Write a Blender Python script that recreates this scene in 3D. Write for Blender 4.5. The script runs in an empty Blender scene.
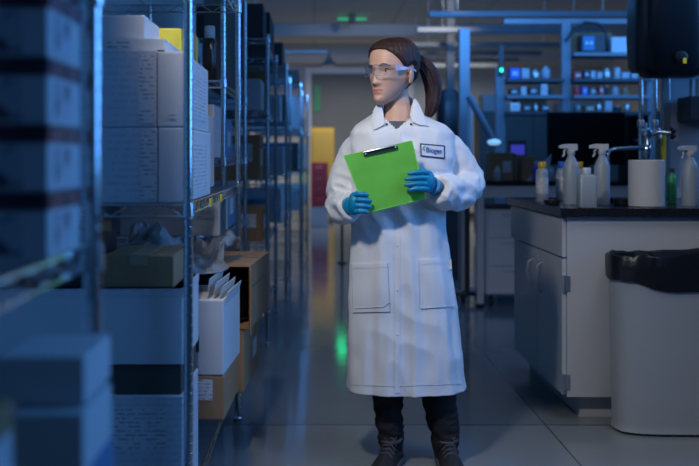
import bpy, bmesh, math, random
from mathutils import Vector, Matrix, noise
from mathutils.bvhtree import BVHTree
random.seed(7)
sc = bpy.context.scene
col = sc.collection
F, VX, VY, H = 950.0, 314.0, 158.0, 1.13       # focal px, vanishing point, camera height

# ------------------------------------------------------------------ camera, world, light
cd = bpy.data.cameras.new('camera'); cam = bpy.data.objects.new('camera', cd); col.objects.link(cam)
cam.location = (0, 0, H); cam.rotation_euler = (math.pi/2, 0, 0)
cd.sensor_width = 36; cd.lens = F/699*36
cd.shift_x = (349.5-VX)/699; cd.shift_y = -(233-VY)/699
cd.clip_start = .05; cd.dof.use_dof = True; cd.dof.focus_distance = 3.45; cd.dof.aperture_fstop = 2.35
sc.camera = cam
w = bpy.data.worlds.new('world'); sc.world = w; w.use_nodes = True
w.node_tree.nodes['Background'].inputs[0].default_value = (.05, .16, .45, 1)
w.node_tree.nodes['Background'].inputs[1].default_value = .012
sc.view_settings.view_transform = 'Standard'; sc.view_settings.look = 'None'
sc.view_settings.exposure = 0; sc.view_settings.gamma = 1

def area(name, loc, target, sx, sy, power, color, spread=180):
    l = bpy.data.lights.new(name, 'AREA'); l.shape = 'RECTANGLE'; l.size = sx; l.size_y = sy
    l.energy = power; l.color = color; l.spread = math.radians(spread)
    o = bpy.data.objects.new(name, l); col.objects.link(o); o.location = loc
    o.rotation_euler = (Vector(target)-Vector(loc)).to_track_quat('-Z', 'Y').to_euler(); return o
def spot(name, loc, target, power, color, angle, blend=.5, r=.1):
    l = bpy.data.lights.new(name, 'SPOT'); l.energy = power; l.color = color
    l.spot_size = math.radians(angle); l.spot_blend = blend; l.shadow_soft_size = r
    o = bpy.data.objects.new(name, l); col.objects.link(o); o.location = loc
    o.rotation_euler = (Vector(target)-Vector(loc)).to_track_quat('-Z', 'Y').to_euler(); return o
BLUE = (.09, .36, 1.0)
spot('key_spot', (-.30, 2.25, 2.2), (.28, 3.5, .80), 74, (1, .96, .9), 74, .55, .09)
area('blue_right', (2.5, 1.9, 1.9), (-.6, 2.3, 1.1), 1.5, 1.7, 21, BLUE, 105)
area('blue_rim', (2.7, 4.6, 2.2), (-.3, 2.9, 1.1), .3, 1.5, 20, BLUE)
area('blue_ceiling_near', (.9, .7, 3.1), (.9, 1.4, 0), 2.0, 2.0, 5, BLUE)
area('blue_ceiling_right', (2.8, 7.6, 3.1), (2.8, 7.6, 0), 3.2, 4.0, 16, BLUE, 130)
area('blue_up_wash', (2.4, 7.2, 2.38), (1.6, 12.0, 3.2), 3.2, 1.4, 45, BLUE)
area('blue_aisle_wash', (.35, 8.2, 3.1), (-.4, 8.2, 0), .8, 3.0, 16, BLUE)
spot('blue_ceiling_spot', (1.1, 5.6, 2.5), (.2, 13.2, 3.2), 420, BLUE, 60, .8, .3)
spot('white_rack_spot', (.75, 1.7, 2.7), (-.38, 4.15, 1.35), 26, (1, .97, .92), 20, .5, .08)
area('white_far', (1.5, 15.9, 3.175), (1.5, 16.1, 0), 3.4, .7, 72, (1, .97, .92), 142)
spot('white_wall_spot', (1.6, 9.0, 3.05), (.6, 18.0, 1.9), 150, (1, .97, .92), 34, .8, .15)
area('white_soft', (1.5, 2.8, 3.1), (1.2, 3.5, 0), .9, .9, 5, (.92, .96, 1), 100)

# ------------------------------------------------------------------ materials
def mat(name, c, rough=.5, metal=0, var=.06, scale=6, bump=0, bscale=40, trans=0, emit=None, estr=0, spec=.5, coat=0, alpha=1, stretch=None):
    m = bpy.data.materials.new(name); m.use_nodes = True
    nt = m.node_tree; b = nt.nodes['Principled BSDF']
    b.inputs['Roughness'].default_value = rough; b.inputs['Metallic'].default_value = metal
    b.inputs['Specular IOR Level'].default_value = spec; b.inputs['Coat Weight'].default_value = coat
    b.inputs['Transmission Weight'].default_value = trans; b.inputs['Alpha'].default_value = alpha
    tc = nt.nodes.new('ShaderNodeTexCoord'); src = tc.outputs['Object']
    if stretch:
        mp = nt.nodes.new('ShaderNodeMapping'); mp.inputs['Scale'].default_value = stretch
        nt.links.new(src, mp.inputs[0]); src = mp.outputs[0]
    n = nt.nodes.new('ShaderNodeTexNoise'); n.inputs['Scale'].default_value = scale; n.inputs['Detail'].default_value = 4
    nt.links.new(src, n.inputs['Vector'])
    r = nt.nodes.new('ShaderNodeMix'); r.data_type = 'RGBA'
    r.inputs[6].default_value = (*[max(0, x*(1-var)) for x in c], 1)
    r.inputs[7].default_value = (*[min(1, x*(1+var)) for x in c], 1)
    nt.links.new(n.outputs[0], r.inputs[0]); nt.links.new(r.outputs[2], b.inputs['Base Color'])
    if bump:
        n2 = nt.nodes.new('ShaderNodeTexNoise'); n2.inputs['Scale'].default_value = bscale; n2.inputs['Detail'].default_value = 5
        nt.links.new(src, n2.inputs['Vector'])
        bp = nt.nodes.new('ShaderNodeBump'); bp.inputs['Strength'].default_value = bump; bp.inputs['Distance'].default_value = .01
        nt.links.new(n2.outputs[0], bp.inputs['Height']); nt.links.new(bp.outputs[0], b.inputs['Normal'])
    if emit:
        b.inputs['Emission Color'].default_value = (*emit, 1); b.inputs['Emission Strength'].default_value = estr
    return m
def printed(name, base, ink, scale=60, thr=.55):
    """paper or carton with printed rows of small marks"""
    m = mat(name, base, .6); nt = m.node_tree; b = nt.nodes['Principled BSDF']
    tc = nt.nodes.new('ShaderNodeTexCoord'); sp = nt.nodes.new('ShaderNodeSeparateXYZ')
    nt.links.new(tc.outputs['Object'], sp.inputs[0])
    mu = nt.nodes.new('ShaderNodeMath'); mu.operation = 'MULTIPLY'; mu.inputs[1].default_value = scale
    nt.links.new(sp.outputs[2], mu.inputs[0])
    fr = nt.nodes.new('ShaderNodeMath'); fr.operation = 'FRACT'; nt.links.new(mu.outputs[0], fr.inputs[0])
    gt = nt.nodes.new('ShaderNodeMath'); gt.operation = 'GREATER_THAN'; gt.inputs[1].default_value = .6; nt.links.new(fr.outputs[0], gt.inputs[0])
    mp = nt.nodes.new('ShaderNodeMapping'); mp.inputs['Scale'].default_value = (60, 60, scale*.7); nt.links.new(tc.outputs['Object'], mp.inputs[0])
    n = nt.nodes.new('ShaderNodeTexNoise'); n.inputs['Scale'].default_value = 1; nt.links.new(mp.outputs[0], n.inputs['Vector'])
    g2 = nt.nodes.new('ShaderNodeMath'); g2.operation = 'GREATER_THAN'; g2.inputs[1].default_value = thr; nt.links.new(n.outputs[0], g2.inputs[0])
    mm = nt.nodes.new('ShaderNodeMath'); mm.operation = 'MULTIPLY'; nt.links.new(gt.outputs[0], mm.inputs[0]); nt.links.new(g2.outputs[0], mm.inputs[1])
    mx = nt.nodes.new('ShaderNodeMix'); mx.data_type = 'RGBA'; mx.inputs[6].default_value = (*base, 1); mx.inputs[7].default_value = (*ink, 1)
    nt.links.new(mm.outputs[0], mx.inputs[0]); nt.links.new(mx.outputs[2], b.inputs['Base Color']); return m
def blotched(name, cols, scale):
    m = mat(name, cols[0], .45); nt = m.node_tree; b = nt.nodes['Principled BSDF']
    tc = nt.nodes.new('ShaderNodeTexCoord'); n = nt.nodes.new('ShaderNodeTexNoise'); n.inputs['Scale'].default_value = scale
    n.inputs['Detail'].default_value = 2; nt.links.new(tc.outputs['Object'], n.inputs['Vector'])
    r = nt.nodes.new('ShaderNodeValToRGB'); nt.links.new(n.outputs[0], r.inputs[0])
    el = r.color_ramp.elements
    el[0].position = .3; el[0].color = (*cols[0], 1); el[1].position = .75; el[1].color = (*cols[-1], 1)
    for i, c in enumerate(cols[1:-1]):
        e = el.new(.42+.3*(i+1)/len(cols)); e.color = (*c, 1)
    nt.links.new(r.outputs[0], b.inputs['Base Color']); return m

M = {}
M['midpaint'] = mat('grey blue paint', (.17, .19, .22), .4, 0, .03, 3)
M['chrome'] = mat('chrome', (.7, .72, .74), .15, 1, .04, 20)
M['steel'] = mat('brushed steel', (.6, .6, .6), .4, 1, .08, 30)
M['black'] = mat('black plastic', (.012, .012, .015), .4, 0, .1)
M['dark'] = mat('dark grey plastic', (.035, .037, .042), .45)
M['darkcarton'] = mat('dark carton', (.06, .052, .046), .7)
M['white'] = mat('white carton', (.55, .56, .58), .55, 0, .05, 5)
M['whiteprint'] = printed('printed white carton', (.52, .53, .56), (.44, .45, .5), 55, .5)
M['bluecarton'] = mat('blue carton', (.04, .2, .38), .5)
M['olive'] = mat('yellow carton', (.55, .48, .05), .5)
M['card'] = mat('brown cardboard', (.31, .175, .085), .8, 0, .12, 5, .15, 60, stretch=(1, 1, .3))
M['tape'] = mat('packing tape', (.36, .26, .15), .25)
M['label'] = printed('shipping label', (.58, .58, .6), (.28, .29, .32), 90, .5)
M['blotch'] = blotched('picture print', [(.5, .52, .56), (.42, .44, .5), (.06, .07, .1), (.3, .06, .12)], 22)
M['band'] = blotched('dark multicolour band', [(.01, .01, .02), (.03, .02, .05), (.3, .02, .05), (.03, .2, .12)], 30)
M['wall'] = mat('painted wall', (.5, .5, .5), .7, 0, .03, 2)
M['laminate'] = mat('pale grey laminate', (.46, .46, .47), .35, 0, .03, 2)
M['pale'] = mat('pale painted steel', (.62, .64, .68), .4, 0, .03, 3)
M['grey'] = mat('mid grey paint', (.17, .175, .175), .6, 0, .06, 2)
M['epoxy'] = mat('black epoxy worktop', (.012, .013, .016), .18, 0, .2, 30)
M['yellow'] = mat('yellow enamel', (.6, .38, .015), .35)
M['red'] = mat('red enamel', (.55, .03, .03), .35)
M['green'] = mat('green plastic', (.04, .3, .1), .4)
M['ledgreen'] = mat('green lamp', (.02, .5, .2), .4, emit=(.02, 1, .35), estr=3)
M['ledyellow'] = mat('yellow indicator', (.5, .5, .02), .4, emit=(.8, .8, .05), estr=.25)
M['ledblue'] = mat('violet screen', (.1, .1, .5), .4, emit=(.15, .12, 1), estr=.2)
M['poly'] = mat('milky polythene', (.4, .45, .5), .35, 0, .04, 8, trans=.25)
M['capblue'] = mat('blue cap', (.02, .12, .6), .4)
M['bagblack'] = mat('black bin liner', (.006, .006, .008), .38, 0, .2, 20, .3, 30)
M['bin'] = mat('grey moulded plastic', (.36, .37, .38), .5, 0, .04, 3)
M['paper'] = mat('white paper', (.48, .48, .48), .8, 0, .04, 20, .1, 90)
M['skin'] = mat('skin', (.62, .36, .26), .5, 0, .05, 12, .05, 120)
M['lip'] = mat('lips', (.52, .2, .17), .4)
M['hair'] = mat('auburn hair', (.036, .0095, .004), .5, 0, .5, 9, .5, 60, stretch=(4, 4, .6))
M['coat'] = mat('white cotton cloth', (.72, .73, .76), .8, 0, .03, 8, .2, 300)
M['stitch'] = mat('grey stitching', (.42, .43, .46), .8)
M['glove'] = mat('blue nitrile', (.0, .22, .42), .4, 0, .08, 20, .12, 70)
M['trouser'] = mat('black cloth', (.005, .005, .007), .8, 0, .2, 10, .2, 100)
M['shoe'] = mat('black knit', (.012, .012, .015), .7, 0, .2, 30, .3, 200)
M['sole'] = mat('grey rubber', (.09, .09, .1), .6)
M['lace'] = mat('grey laces', (.07, .07, .075), .8)
M['top'] = mat('grey knit top', (.09, .1, .12), .8)
M['amber'] = mat('amber glass', (.05, .025, .015), .15)
M['eye'] = mat('eye white', (.7, .68, .66), .2)
M['iris'] = mat('dark iris', (.03, .02, .015), .15)
M['patch'] = mat('patch white', (.7, .72, .76), .7)
M['navy'] = mat('navy thread', (.012, .025, .11), .6)
M['logoblue'] = mat('blue thread', (.02, .1, .4), .6)
M['logogreen'] = mat('green thread', (.02, .3, .12), .6)
def thin_glass(name, tint, gl=.1):
    m = bpy.data.materials.new(name); m.use_nodes = True; nt = m.node_tree; nt.nodes.clear()
    o = nt.nodes.new('ShaderNodeOutputMaterial'); t = nt.nodes.new('ShaderNodeBsdfTransparent'); t.inputs[0].default_value = (*tint, 1)
    g = nt.nodes.new('ShaderNodeBsdfGlossy'); g.inputs['Roughness'].default_value = .06
    lw = nt.nodes.new('ShaderNodeLayerWeight'); lw.inputs[0].default_value = .3
    ad = nt.nodes.new('ShaderNodeMath'); ad.operation = 'ADD'; ad.inputs[1].default_value = gl; ad.use_clamp = True
    mq = nt.nodes.new('ShaderNodeMath'); mq.operation = 'MULTIPLY'; mq.inputs[1].default_value = .3; nt.links.new(lw.outputs[1], mq.inputs[0]); nt.links.new(mq.outputs[0], ad.inputs[0])
    mx = nt.nodes.new('ShaderNodeMixShader'); nt.links.new(ad.outputs[0], mx.inputs[0])
    nt.links.new(t.outputs[0], mx.inputs[1]); nt.links.new(g.outputs[0], mx.inputs[2]); nt.links.new(mx.outputs[0], o.inputs[0]); return m
M['lens'] = thin_glass('clear lens', (.93, .95, .98), .03)
M['film'] = mat('plastic film', (.3, .32, .35), .25, 0, .2, 25, .4, 60, alpha=.6)
M['matteblack'] = mat('matte black', (.008, .008, .01), .75, spec=.15)
M['acrylic'] = mat('translucent acrylic', (.5, .53, .58), .3, trans=.3)
gm = mat('translucent green plastic', (.18, .6, .085), .22, 0, .25, 9)  # uneven green stands for light and hand shadows through the board
gm.node_tree.nodes['Principled BSDF'].inputs['Emission Strength'].default_value = 0
M['clipboard'] = gm
M['gedge'] = mat('bright green edge', (.25, .85, .1), .3)  # brighter green puts the lit glow of the board's edges into colour

def floor_mat():
    m = mat('polished vinyl floor', (.16, .175, .18), .13, 0, .1, 3, 0); nt = m.node_tree; b = nt.nodes['Principled BSDF']
    base = b.inputs['Base Color'].links[0].from_socket
    tc = nt.nodes.new('ShaderNodeTexCoord'); sp = nt.nodes.new('ShaderNodeSeparateXYZ'); nt.links.new(tc.outputs['Object'], sp.inputs[0])
    def line(out, off, period, wd):
        a = nt.nodes.new('ShaderNodeMath'); a.operation = 'ADD'; a.inputs[1].default_value = off; nt.links.new(out, a.inputs[0])
        d = nt.nodes.new('ShaderNodeMath'); d.operation = 'PINGPONG'; d.inputs[1].default_value = period/2; nt.links.new(a.outputs[0], d.inputs[0])
        l = nt.nodes.new('ShaderNodeMath'); l.operation = 'LESS_THAN'; l.inputs[1].default_value = wd; nt.links.new(d.outputs[0], l.inputs[0]); return l.outputs[0]
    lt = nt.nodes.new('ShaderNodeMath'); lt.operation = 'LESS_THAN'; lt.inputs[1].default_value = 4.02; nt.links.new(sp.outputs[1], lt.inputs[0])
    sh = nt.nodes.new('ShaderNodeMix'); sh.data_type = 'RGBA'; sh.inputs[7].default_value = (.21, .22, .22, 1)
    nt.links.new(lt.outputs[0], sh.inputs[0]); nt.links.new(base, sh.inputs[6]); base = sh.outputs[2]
    l1 = line(sp.outputs[1], -4.02+18, 1.8, .006); l2 = line(sp.outputs[0], -.98+18, 1.8, .003)
    mx = nt.nodes.new('ShaderNodeMath'); mx.operation = 'MAXIMUM'; nt.links.new(l1, mx.inputs[0]); nt.links.new(l2, mx.inputs[1])
    c = nt.nodes.new('ShaderNodeMix'); c.data_type = 'RGBA'; c.inputs[7].default_value = (.05, .055, .06, 1)
    nt.links.new(mx.outputs[0], c.inputs[0]); nt.links.new(base, c.inputs[6]); nt.links.new(c.outputs[2], b.inputs['Base Color'])
    n = nt.nodes.new('ShaderNodeTexNoise'); n.inputs['Scale'].default_value = 2.2; n.inputs['Detail'].default_value = 3
    mp = nt.nodes.new('ShaderNodeMapping'); mp.inputs['Scale'].default_value = (2.5, 1, 1)
    nt.links.new(tc.outputs['Object'], mp.inputs[0]); nt.links.new(mp.outputs[0], n.inputs['Vector'])
    bp = nt.nodes.new('ShaderNodeBump'); bp.inputs['Strength'].default_value = .09; bp.inputs['Distance'].default_value = .02
    nt.links.new(n.outputs[0], bp.inputs['Height']); nt.links.new(bp.outputs[0], b.inputs['Normal'])
    rr = nt.nodes.new('ShaderNodeMapRange'); rr.inputs[3].default_value = .07; rr.inputs[4].default_value = .17
    nt.links.new(n.outputs[0], rr.inputs[0]); nt.links.new(rr.outputs[0], b.inputs['Roughness'])
    return m
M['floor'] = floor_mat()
def ceiling_mat():
    m = mat('ceiling tiles', (.62, .63, .64), .8, 0, .05, 8); nt = m.node_tree; b = nt.nodes['Principled BSDF']
    base = b.inputs['Base Color'].links[0].from_socket
    tc = nt.nodes.new('ShaderNodeTexCoord'); br = nt.nodes.new('ShaderNodeTexBrick'); br.offset = 0
    br.inputs['Scale'].default_value = 1; br.inputs['Brick Width'].default_value = 1.2; br.inputs['Row Height'].default_value = .6
    br.inputs['Mortar Size'].default_value = .012; br.inputs['Mortar'].default_value = (.4, .41, .42, 1)
    nt.links.new(tc.outputs['Object'], br.inputs['Vector']); nt.links.new(base, br.inputs['Color1']); nt.links.new(base, br.inputs['Color2'])
    nt.links.new(br.outputs[0], b.inputs['Base Color']); return m
M['ceiling'] = ceiling_mat()

# ------------------------------------------------------------------ mesh helpers
class MB:
    def __init__(s): s.b = bmesh.new(); s.mi = 0
    def _f(s, vs):
        try:
            f = s.b.faces.new(vs); f.material_index = s.mi; return f
        except ValueError: return None
    def box(s, x0, x1, y0, y1, z0, z1, R=None, c=None):
        P = [Vector((x, y, z)) for z in (z0, z1) for y in (y0, y1) for x in (x0, x1)]
        if R is not None:
            c = Vector(c) if c is not None else Vector(((x0+x1)/2, (y0+y1)/2, (z0+z1)/2)); P = [R @ (p-c)+c for p in P]
        v = [s.b.verts.new(p) for p in P]
        for q in ((0, 2, 3, 1), (4, 5, 7, 6), (0, 1, 5, 4), (2, 6, 7, 3), (0, 4, 6, 2), (1, 3, 7, 5)): s._f([v[i] for i in q])
        return s
    def loft(s, rings, cap=True, close=True):
        vr = [[s.b.verts.new(p) for p in r] for r in rings]; n = len(vr[0])
        for a, b in zip(vr, vr[1:]):
            for i in range(n if close else n-1):
                j = (i+1) % n; s._f([a[i], a[j], b[j], b[i]])
        if cap and close: s._f(vr[0][::-1]); s._f(vr[-1])
        return s
    def tube(s, pts, r, n=8, cap=True):
        pts = [Vector(p) for p in pts]; rs = r if isinstance(r, (list, tuple)) else [r]*len(pts)
        rings = []; u = None
        for i, p in enumerate(pts):
            t = (pts[min(i+1, len(pts)-1)]-pts[max(i-1, 0)]).normalized()
            if u is None: u = t.orthogonal().normalized()
            u = (u-t*u.dot(t)).normalized(); v = t.cross(u)
            rings.append([p+(u*math.cos(a)+v*math.sin(a))*rs[i] for a in [2*math.pi*k/n for k in range(n)]])
        return s.loft(rings, cap)
    def lathe(s, prof, c=(0, 0, 0), n=24, sx=1, sy=1):
        c = Vector(c)
        return s.loft([[c+Vector((r*sx*math.cos(2*math.pi*k/n), r*sy*math.sin(2*math.pi*k/n), z)) for k in range(n)] for r, z in prof])
    def rrect(s, prof, c=(0, 0, 0), n=32, e=4.0):
        """stack of super-ellipse rings: (half width, half depth, z)"""
        c = Vector(c); R = []
        for a, b, z in prof:
            R.append([c+Vector((a*abs(math.cos(t))**(2/e)*(1 if math.cos(t) > 0 else -1), b*abs(math.sin(t))**(2/e)*(1 if math.sin(t) > 0 else -1), z)) for t in [2*math.pi*(k+.5)/n for k in range(n)]])
        return s.loft(R)
    def prism(s, poly, d):
        d = Vector(d); a = [s.b.verts.new(p) for p in poly]; b = [s.b.verts.new(Vector(p)+d) for p in poly]; n = len(a)
        s._f(a[::-1]); s._f(b)
        for i in range(n): s._f([a[i], a[(i+1) % n], b[(i+1) % n], b[i]])
        return s
    def ell(s, c, r, R=None, n=20):
        c = Vector(c); m = n//2
        rings = []
        for j in range(1, m):
            th = math.pi*j/m
            ring = [Vector((r[0]*math.sin(th)*math.cos(2*math.pi*k/n), r[1]*math.sin(th)*math.sin(2*math.pi*k/n), -r[2]*math.cos(th))) for k in range(n)]
            rings.append([(R @ p if R is not None else p)+c for p in ring])
        return s.loft(rings)
def root_world(o):
    v = Vector((0, 0, 0))
    while o: v += o.location; o = o.parent
    return v
def build(name, mb, m, parent=None, world=False, bevel=0, smooth=False, origin=None, segs=2):
    me = bpy.data.meshes.new(name)
    bmesh.ops.recalc_face_normals(mb.b, faces=mb.b.faces)
    off = root_world(parent) if (world and parent) else Vector((0, 0, 0))
    if off.length: bmesh.ops.translate(mb.b, verts=mb.b.verts, vec=-off)
    if bevel: bmesh.ops.bevel(mb.b, geom=list(mb.b.edges), offset=bevel, segments=segs, affect='EDGES', clamp_overlap=True, profile=.6)
    mb.b.to_mesh(me); mb.b.free()
    for mm in (m if isinstance(m, (list, tuple)) else [m]): me.materials.append(mm)
    if smooth: me.polygons.foreach_set('use_smooth', [True]*len(me.polygons)); me.set_sharp_from_angle(angle=math.radians(42))
    o = bpy.data.objects.new(name, me); col.objects.link(o)
    if parent: o.parent = parent
    if origin is not None and not parent: o.location = origin
    return o
def tag(o, label, cat, group=None):
    o['label'] = label; o['category'] = cat
    if group: o['group'] = group
    return o
def thing(name, label, cat, loc=(0, 0, 0), rz=0, group=None):
    o = bpy.data.objects.new(name, None); o.empty_display_size = .05; col.objects.link(o); o.location = loc; o.rotation_euler = (0, 0, rz)
    return tag(o, label, cat, group)
def struct(name, mb, m, **k): o = build(name, mb, m, **k); o['kind'] = 'structure'; return o
def dup(r0, loc, label=None, group=None, rz=None):
    def cp(o, par):
        c = o.copy(); col.objects.link(c); c.parent = par
        for ch in list(o.children): cp(ch, c)
        return c
    kids = list(r0.children); r = r0.copy(); col.objects.link(r); r.location = loc
    for ch in kids: cp(ch, r)
    if rz is not None: r.rotation_euler = (0, 0, rz)
    if label: r['label'] = label
    if group: r['group'] = group
    return r
def P(px, py, Y): return Vector(((px-VX)*Y/F, Y, H-(py-VY)*Y/F))
def XP(px, Y): return (px-VX)*Y/F
def ZP(py, Y): return H-(py-VY)*Y/F

# ------------------------------------------------------------------ room
XL, XR, YB, YF, ZC = -1.02, 5.4, -1.2, 18.0, 3.2
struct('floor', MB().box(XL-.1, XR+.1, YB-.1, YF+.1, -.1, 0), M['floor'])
struct('ceiling', MB().box(XL-.1, XR+.1, YB-.1, YF+.1, ZC, ZC+.1), M['ceiling'])
struct('wall_left', MB().box(XL-.1, XL, YB, YF, 0, ZC), M['wall'])
struct('wall_right', MB().box(XR, XR+.1, YB, YF, 0, ZC), M['wall'])
struct('wall_far', MB().box(XL, XR, YF, YF+.1, 0, ZC), M['wall'])
struct('wall_near', MB().box(XL, XR, YB-.1, YB, 0, ZC), M['wall'])
struct('trim_bulkhead', MB().box(XL, XR, 17.2, YF, 2.86, ZC), M['wall'])
struct('trim_ceiling_beam', MB().box(XL, XR, 14.7, 15.2, 3.02, ZC), M['wall'])  # added crosspiece that keeps the far white area light out of view
d = struct('door_1', MB().box(-.05, 1.75, 17.88, 17.98, 0, 2.72), M['grey'], bevel=.01)
build('door_frame', MB().box(-.17, -.05, 17.86, 17.99, 0, 2.84).box(1.75, 1.87, 17.86, 17.99, 0, 2.84).box(-.05, 1.75, 17.86, 17.99, 2.72, 2.84), M['pale'], d)
build('door_window', MB().box(.0, .12, 17.86, 17.88, 2.0, 2.5), M['green'], d)
struct('baseboard_far', MB().box(1.9, XR, 17.97, 18, 0, .1), M['dark'])
struct('baseboard_left', MB().box(XL, XL+.015, YB, YF, 0, .1), M['dark'])
cw = struct('trim_column', MB().box(XP(447, 11.5), XP(454.5, 11.5), 11.5, 11.62, 0, ZC), M['grey'])

# ------------------------------------------------------------------ wire racks
def wire_shelf(x0, x1, y0, y1, z, wires=True, step=.026):
    m = MB(); r = .0033
    for zz in (z-.004, z-.034):
        m.tube([(x0, y0, zz), (x1, y0, zz)], r, 6).tube([(x0, y1, zz), (x1, y1, zz)], r, 6)
        m.tube([(x0, y0, zz), (x0, y1, zz)], r, 6).tube([(x1, y0, zz), (x1, y1, zz)], r, 6)
    def zig(a, b):
        a, b = Vector(a), Vector(b); n = max(4, int((b-a).length/.045)); n += n % 2
        m.tube([a.lerp(b, i/n)+Vector((0, 0, -.004 if i % 2 else -.034)) for i in range(n+1)], .0022, 5)
    zig((x0, y0, z), (x1, y0, z)); zig((x0, y1, z), (x1, y1, z)); zig((x0, y0, z), (x0, y1, z)); zig((x1, y0, z), (x1, y1, z))
    if wires:
        n = int((y1-y0)/step)
        for i in range(1, n): yy = y0+(y1-y0)*i/n; m.tube([(x0, yy, z-.002), (x1, yy, z-.002)], .0018, 4)
        for k in (1, 2): xx = x0+(x1-x0)*k/3; m.tube([(xx, y0, z-.006), (xx, y1, z-.006)], .0028, 5)
    return m
def post_mesh(x, y, top):
    prof = [(.0, 0), (.018, 0), (.018, .012), (.006, .016), (.006, .04), (.0127, .041)]
    z = .06
    while z < top-.03:
        prof += [(.0127, z), (.0112, z+.0012), (.0112, z+.0028), (.0127, z+.004)]; z += .0254
    prof += [(.0127, top-.004), (.009, top), (0, top)]
    prof[0] = (.001, 0); prof[-1] = (.001, top)
    return MB().lathe(prof, (x, y, 0), 12)
def rack(label, x0, x1, y0, y1, top, zs, step=.026):
    t = thing('wire_rack', label, 'shelving', ((x0+x1)/2, (y0+y1)/2, 0), 0, 'chrome wire racks along the left wall')
    for x in (x0, x1):
        for y in (y0, y1):
            p = build('post', post_mesh(x, y, top), M['chrome'], t, world=True, smooth=True)
            for z in zs: build('collar', MB().lathe([(.0135, z-.038), (.018, z-.034), (.0165, z+.002), (.0135, z+.004)], (x, y, 0), 14), M['chrome'], p, world=True, smooth=True)
    for z in zs: build('shelf', wire_shelf(x0+.014, x1-.014, y0+.014, y1-.014, z, True, step), M['chrome'], t, world=True, smooth=True)
    return t
RX = -.327
R1z = (.12, .57, 1.0, 1.39, 1.86)
rack('chrome wire rack nearest the camera, blurred, at the left edge', RX-.6, RX, .0, 1.40, 2.1, R1z)
R2z = (.19, 1.01, 1.79)
rack('chrome wire rack stacked with white cartons, second from the camera', RX-.6, RX, 2.47, 4.09, 2.1, R2z)
R3z = (.2, .78, 1.13, 1.476, 2.12)
rack('tall narrow chrome wire rack holding a capped bottle, third from the camera', -.95, -.40, 4.19, 5.5, 2.3, R3z)
R4z = (.2, .62, 1.0, 1.42, 1.86)
rack('chrome wire rack with big dark boxes on top, fourth from the camera', -.85, -.28, 5.75, 6.95, 1.88, R4z, .05)
rack('chrome wire rack fifth from the camera, beyond the one with dark boxes on top', -.8, -.22, 7.5, 8.7, 1.88, R4z, .06)
rack('chrome wire rack sixth from the camera, along the aisle', -.72, -.13, 9.3, 10.5, 1.88, R4z, .07)
rack('chrome wire rack farthest down the aisle, near the yellow cabinet', -.68, -.08, 11.1, 12.3, 1.88, R4z, .07)

# ------------------------------------------------------------------ cartons
def carton(label, x0, x1, y0, y1, z0, z1, m, tape=None, lab=None, name='carton', cat='box', rz=0, group=None, band=None, bandm=None, flaps=False):
    cx, cy = (x0+x1)/2, (y0+y1)/2; a, b, h = (x1-x0)/2, (y1-y0)/2, z1-z0
    t = thing(name, label, cat, (cx, cy, z0), rz, group)
    bv = min(.004, h*.06)
    build('body', MB().box(-a, a, -b, b, 0, h), M[m], t, bevel=bv)
    e = .0012
    if tape: build('tape', MB().box(-a*.99, a*.99, -.024, .024, h, h+e).box(a, a+e, -.024, .024, h*.7, h) if tape == 'x' else
                   MB().box(-.024, .024, -b*.99, b*.99, h, h+e).box(-.024, .024, -b-e, -b, h*.68, h), M['tape'], t)
    if lab:
        for (fc, u0, u1, v0, v1) in lab:
            lm = MB()
            if fc == 'front': lm.box(-a+2*a*u0, -a+2*a*u1, -b-e, -b, h*v0, h*v1)
            else: lm.box(a, a+e, -b+2*b*u0, -b+2*b*u1, h*v0, h*v1)
            build('label', lm, M['label'], t)
    if band:
        build('band', MB().box(-a-.001, a+.001, -b-.001, b+.001, h*band[0], h*band[1]), M[bandm or 'band'], t)
    if flaps:
        R = Matrix.Rotation(math.radians(28), 3, 'Y')
        build('flap', MB().box(a, a+.05, -b, b, h-.004, h, R, (a, 0, h)), M[m], t)
    return t
g1 = 'banded white boxes stacked on the nearest rack'
for k, d_ in enumerate(('bottom of the stack of four', 'second from the bottom', 'third from the bottom', 'topmost, just under the shelf')):
    z = 1.002+.0848*k
    t = carton('white box with dark band on the nearest rack, '+d_, -.76, -.333, 1.19, 1.355, z, z+.084, 'white', name='reagent_box', group=g1, band=(.74, 1.0))
    build('picture', MB().box(-.12, .18, -.0838, -.0825, .006, .058).box(.2135, .2148, -.05, .02, .008, .056), M['blotch'], t)
carton('small white carton with pale side, overhanging the nearest rack on the blue-striped box', -.385, -.278, 1.15, 1.30, .83, .889, 'white', name='small_carton')
carton('white box with blue lower half, under the small white carton', -.39, -.272, 1.12, 1.28, .572, .828, 'white', band=(.02, .72), bandm='bluecarton', name='small_carton')
carton('brown box with white label at the bottom left corner, nearest the camera', -.47, -.315, .88, 1.0, .572, .878, 'card', lab=[('side', .3, .9, .5, .9), ('front', .5, .95, .6, .85)], name='small_carton')
carton('long white box behind the brown box on the nearest rack', -.9, -.5, .95, 1.33, .572, .85, 'white')

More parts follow.
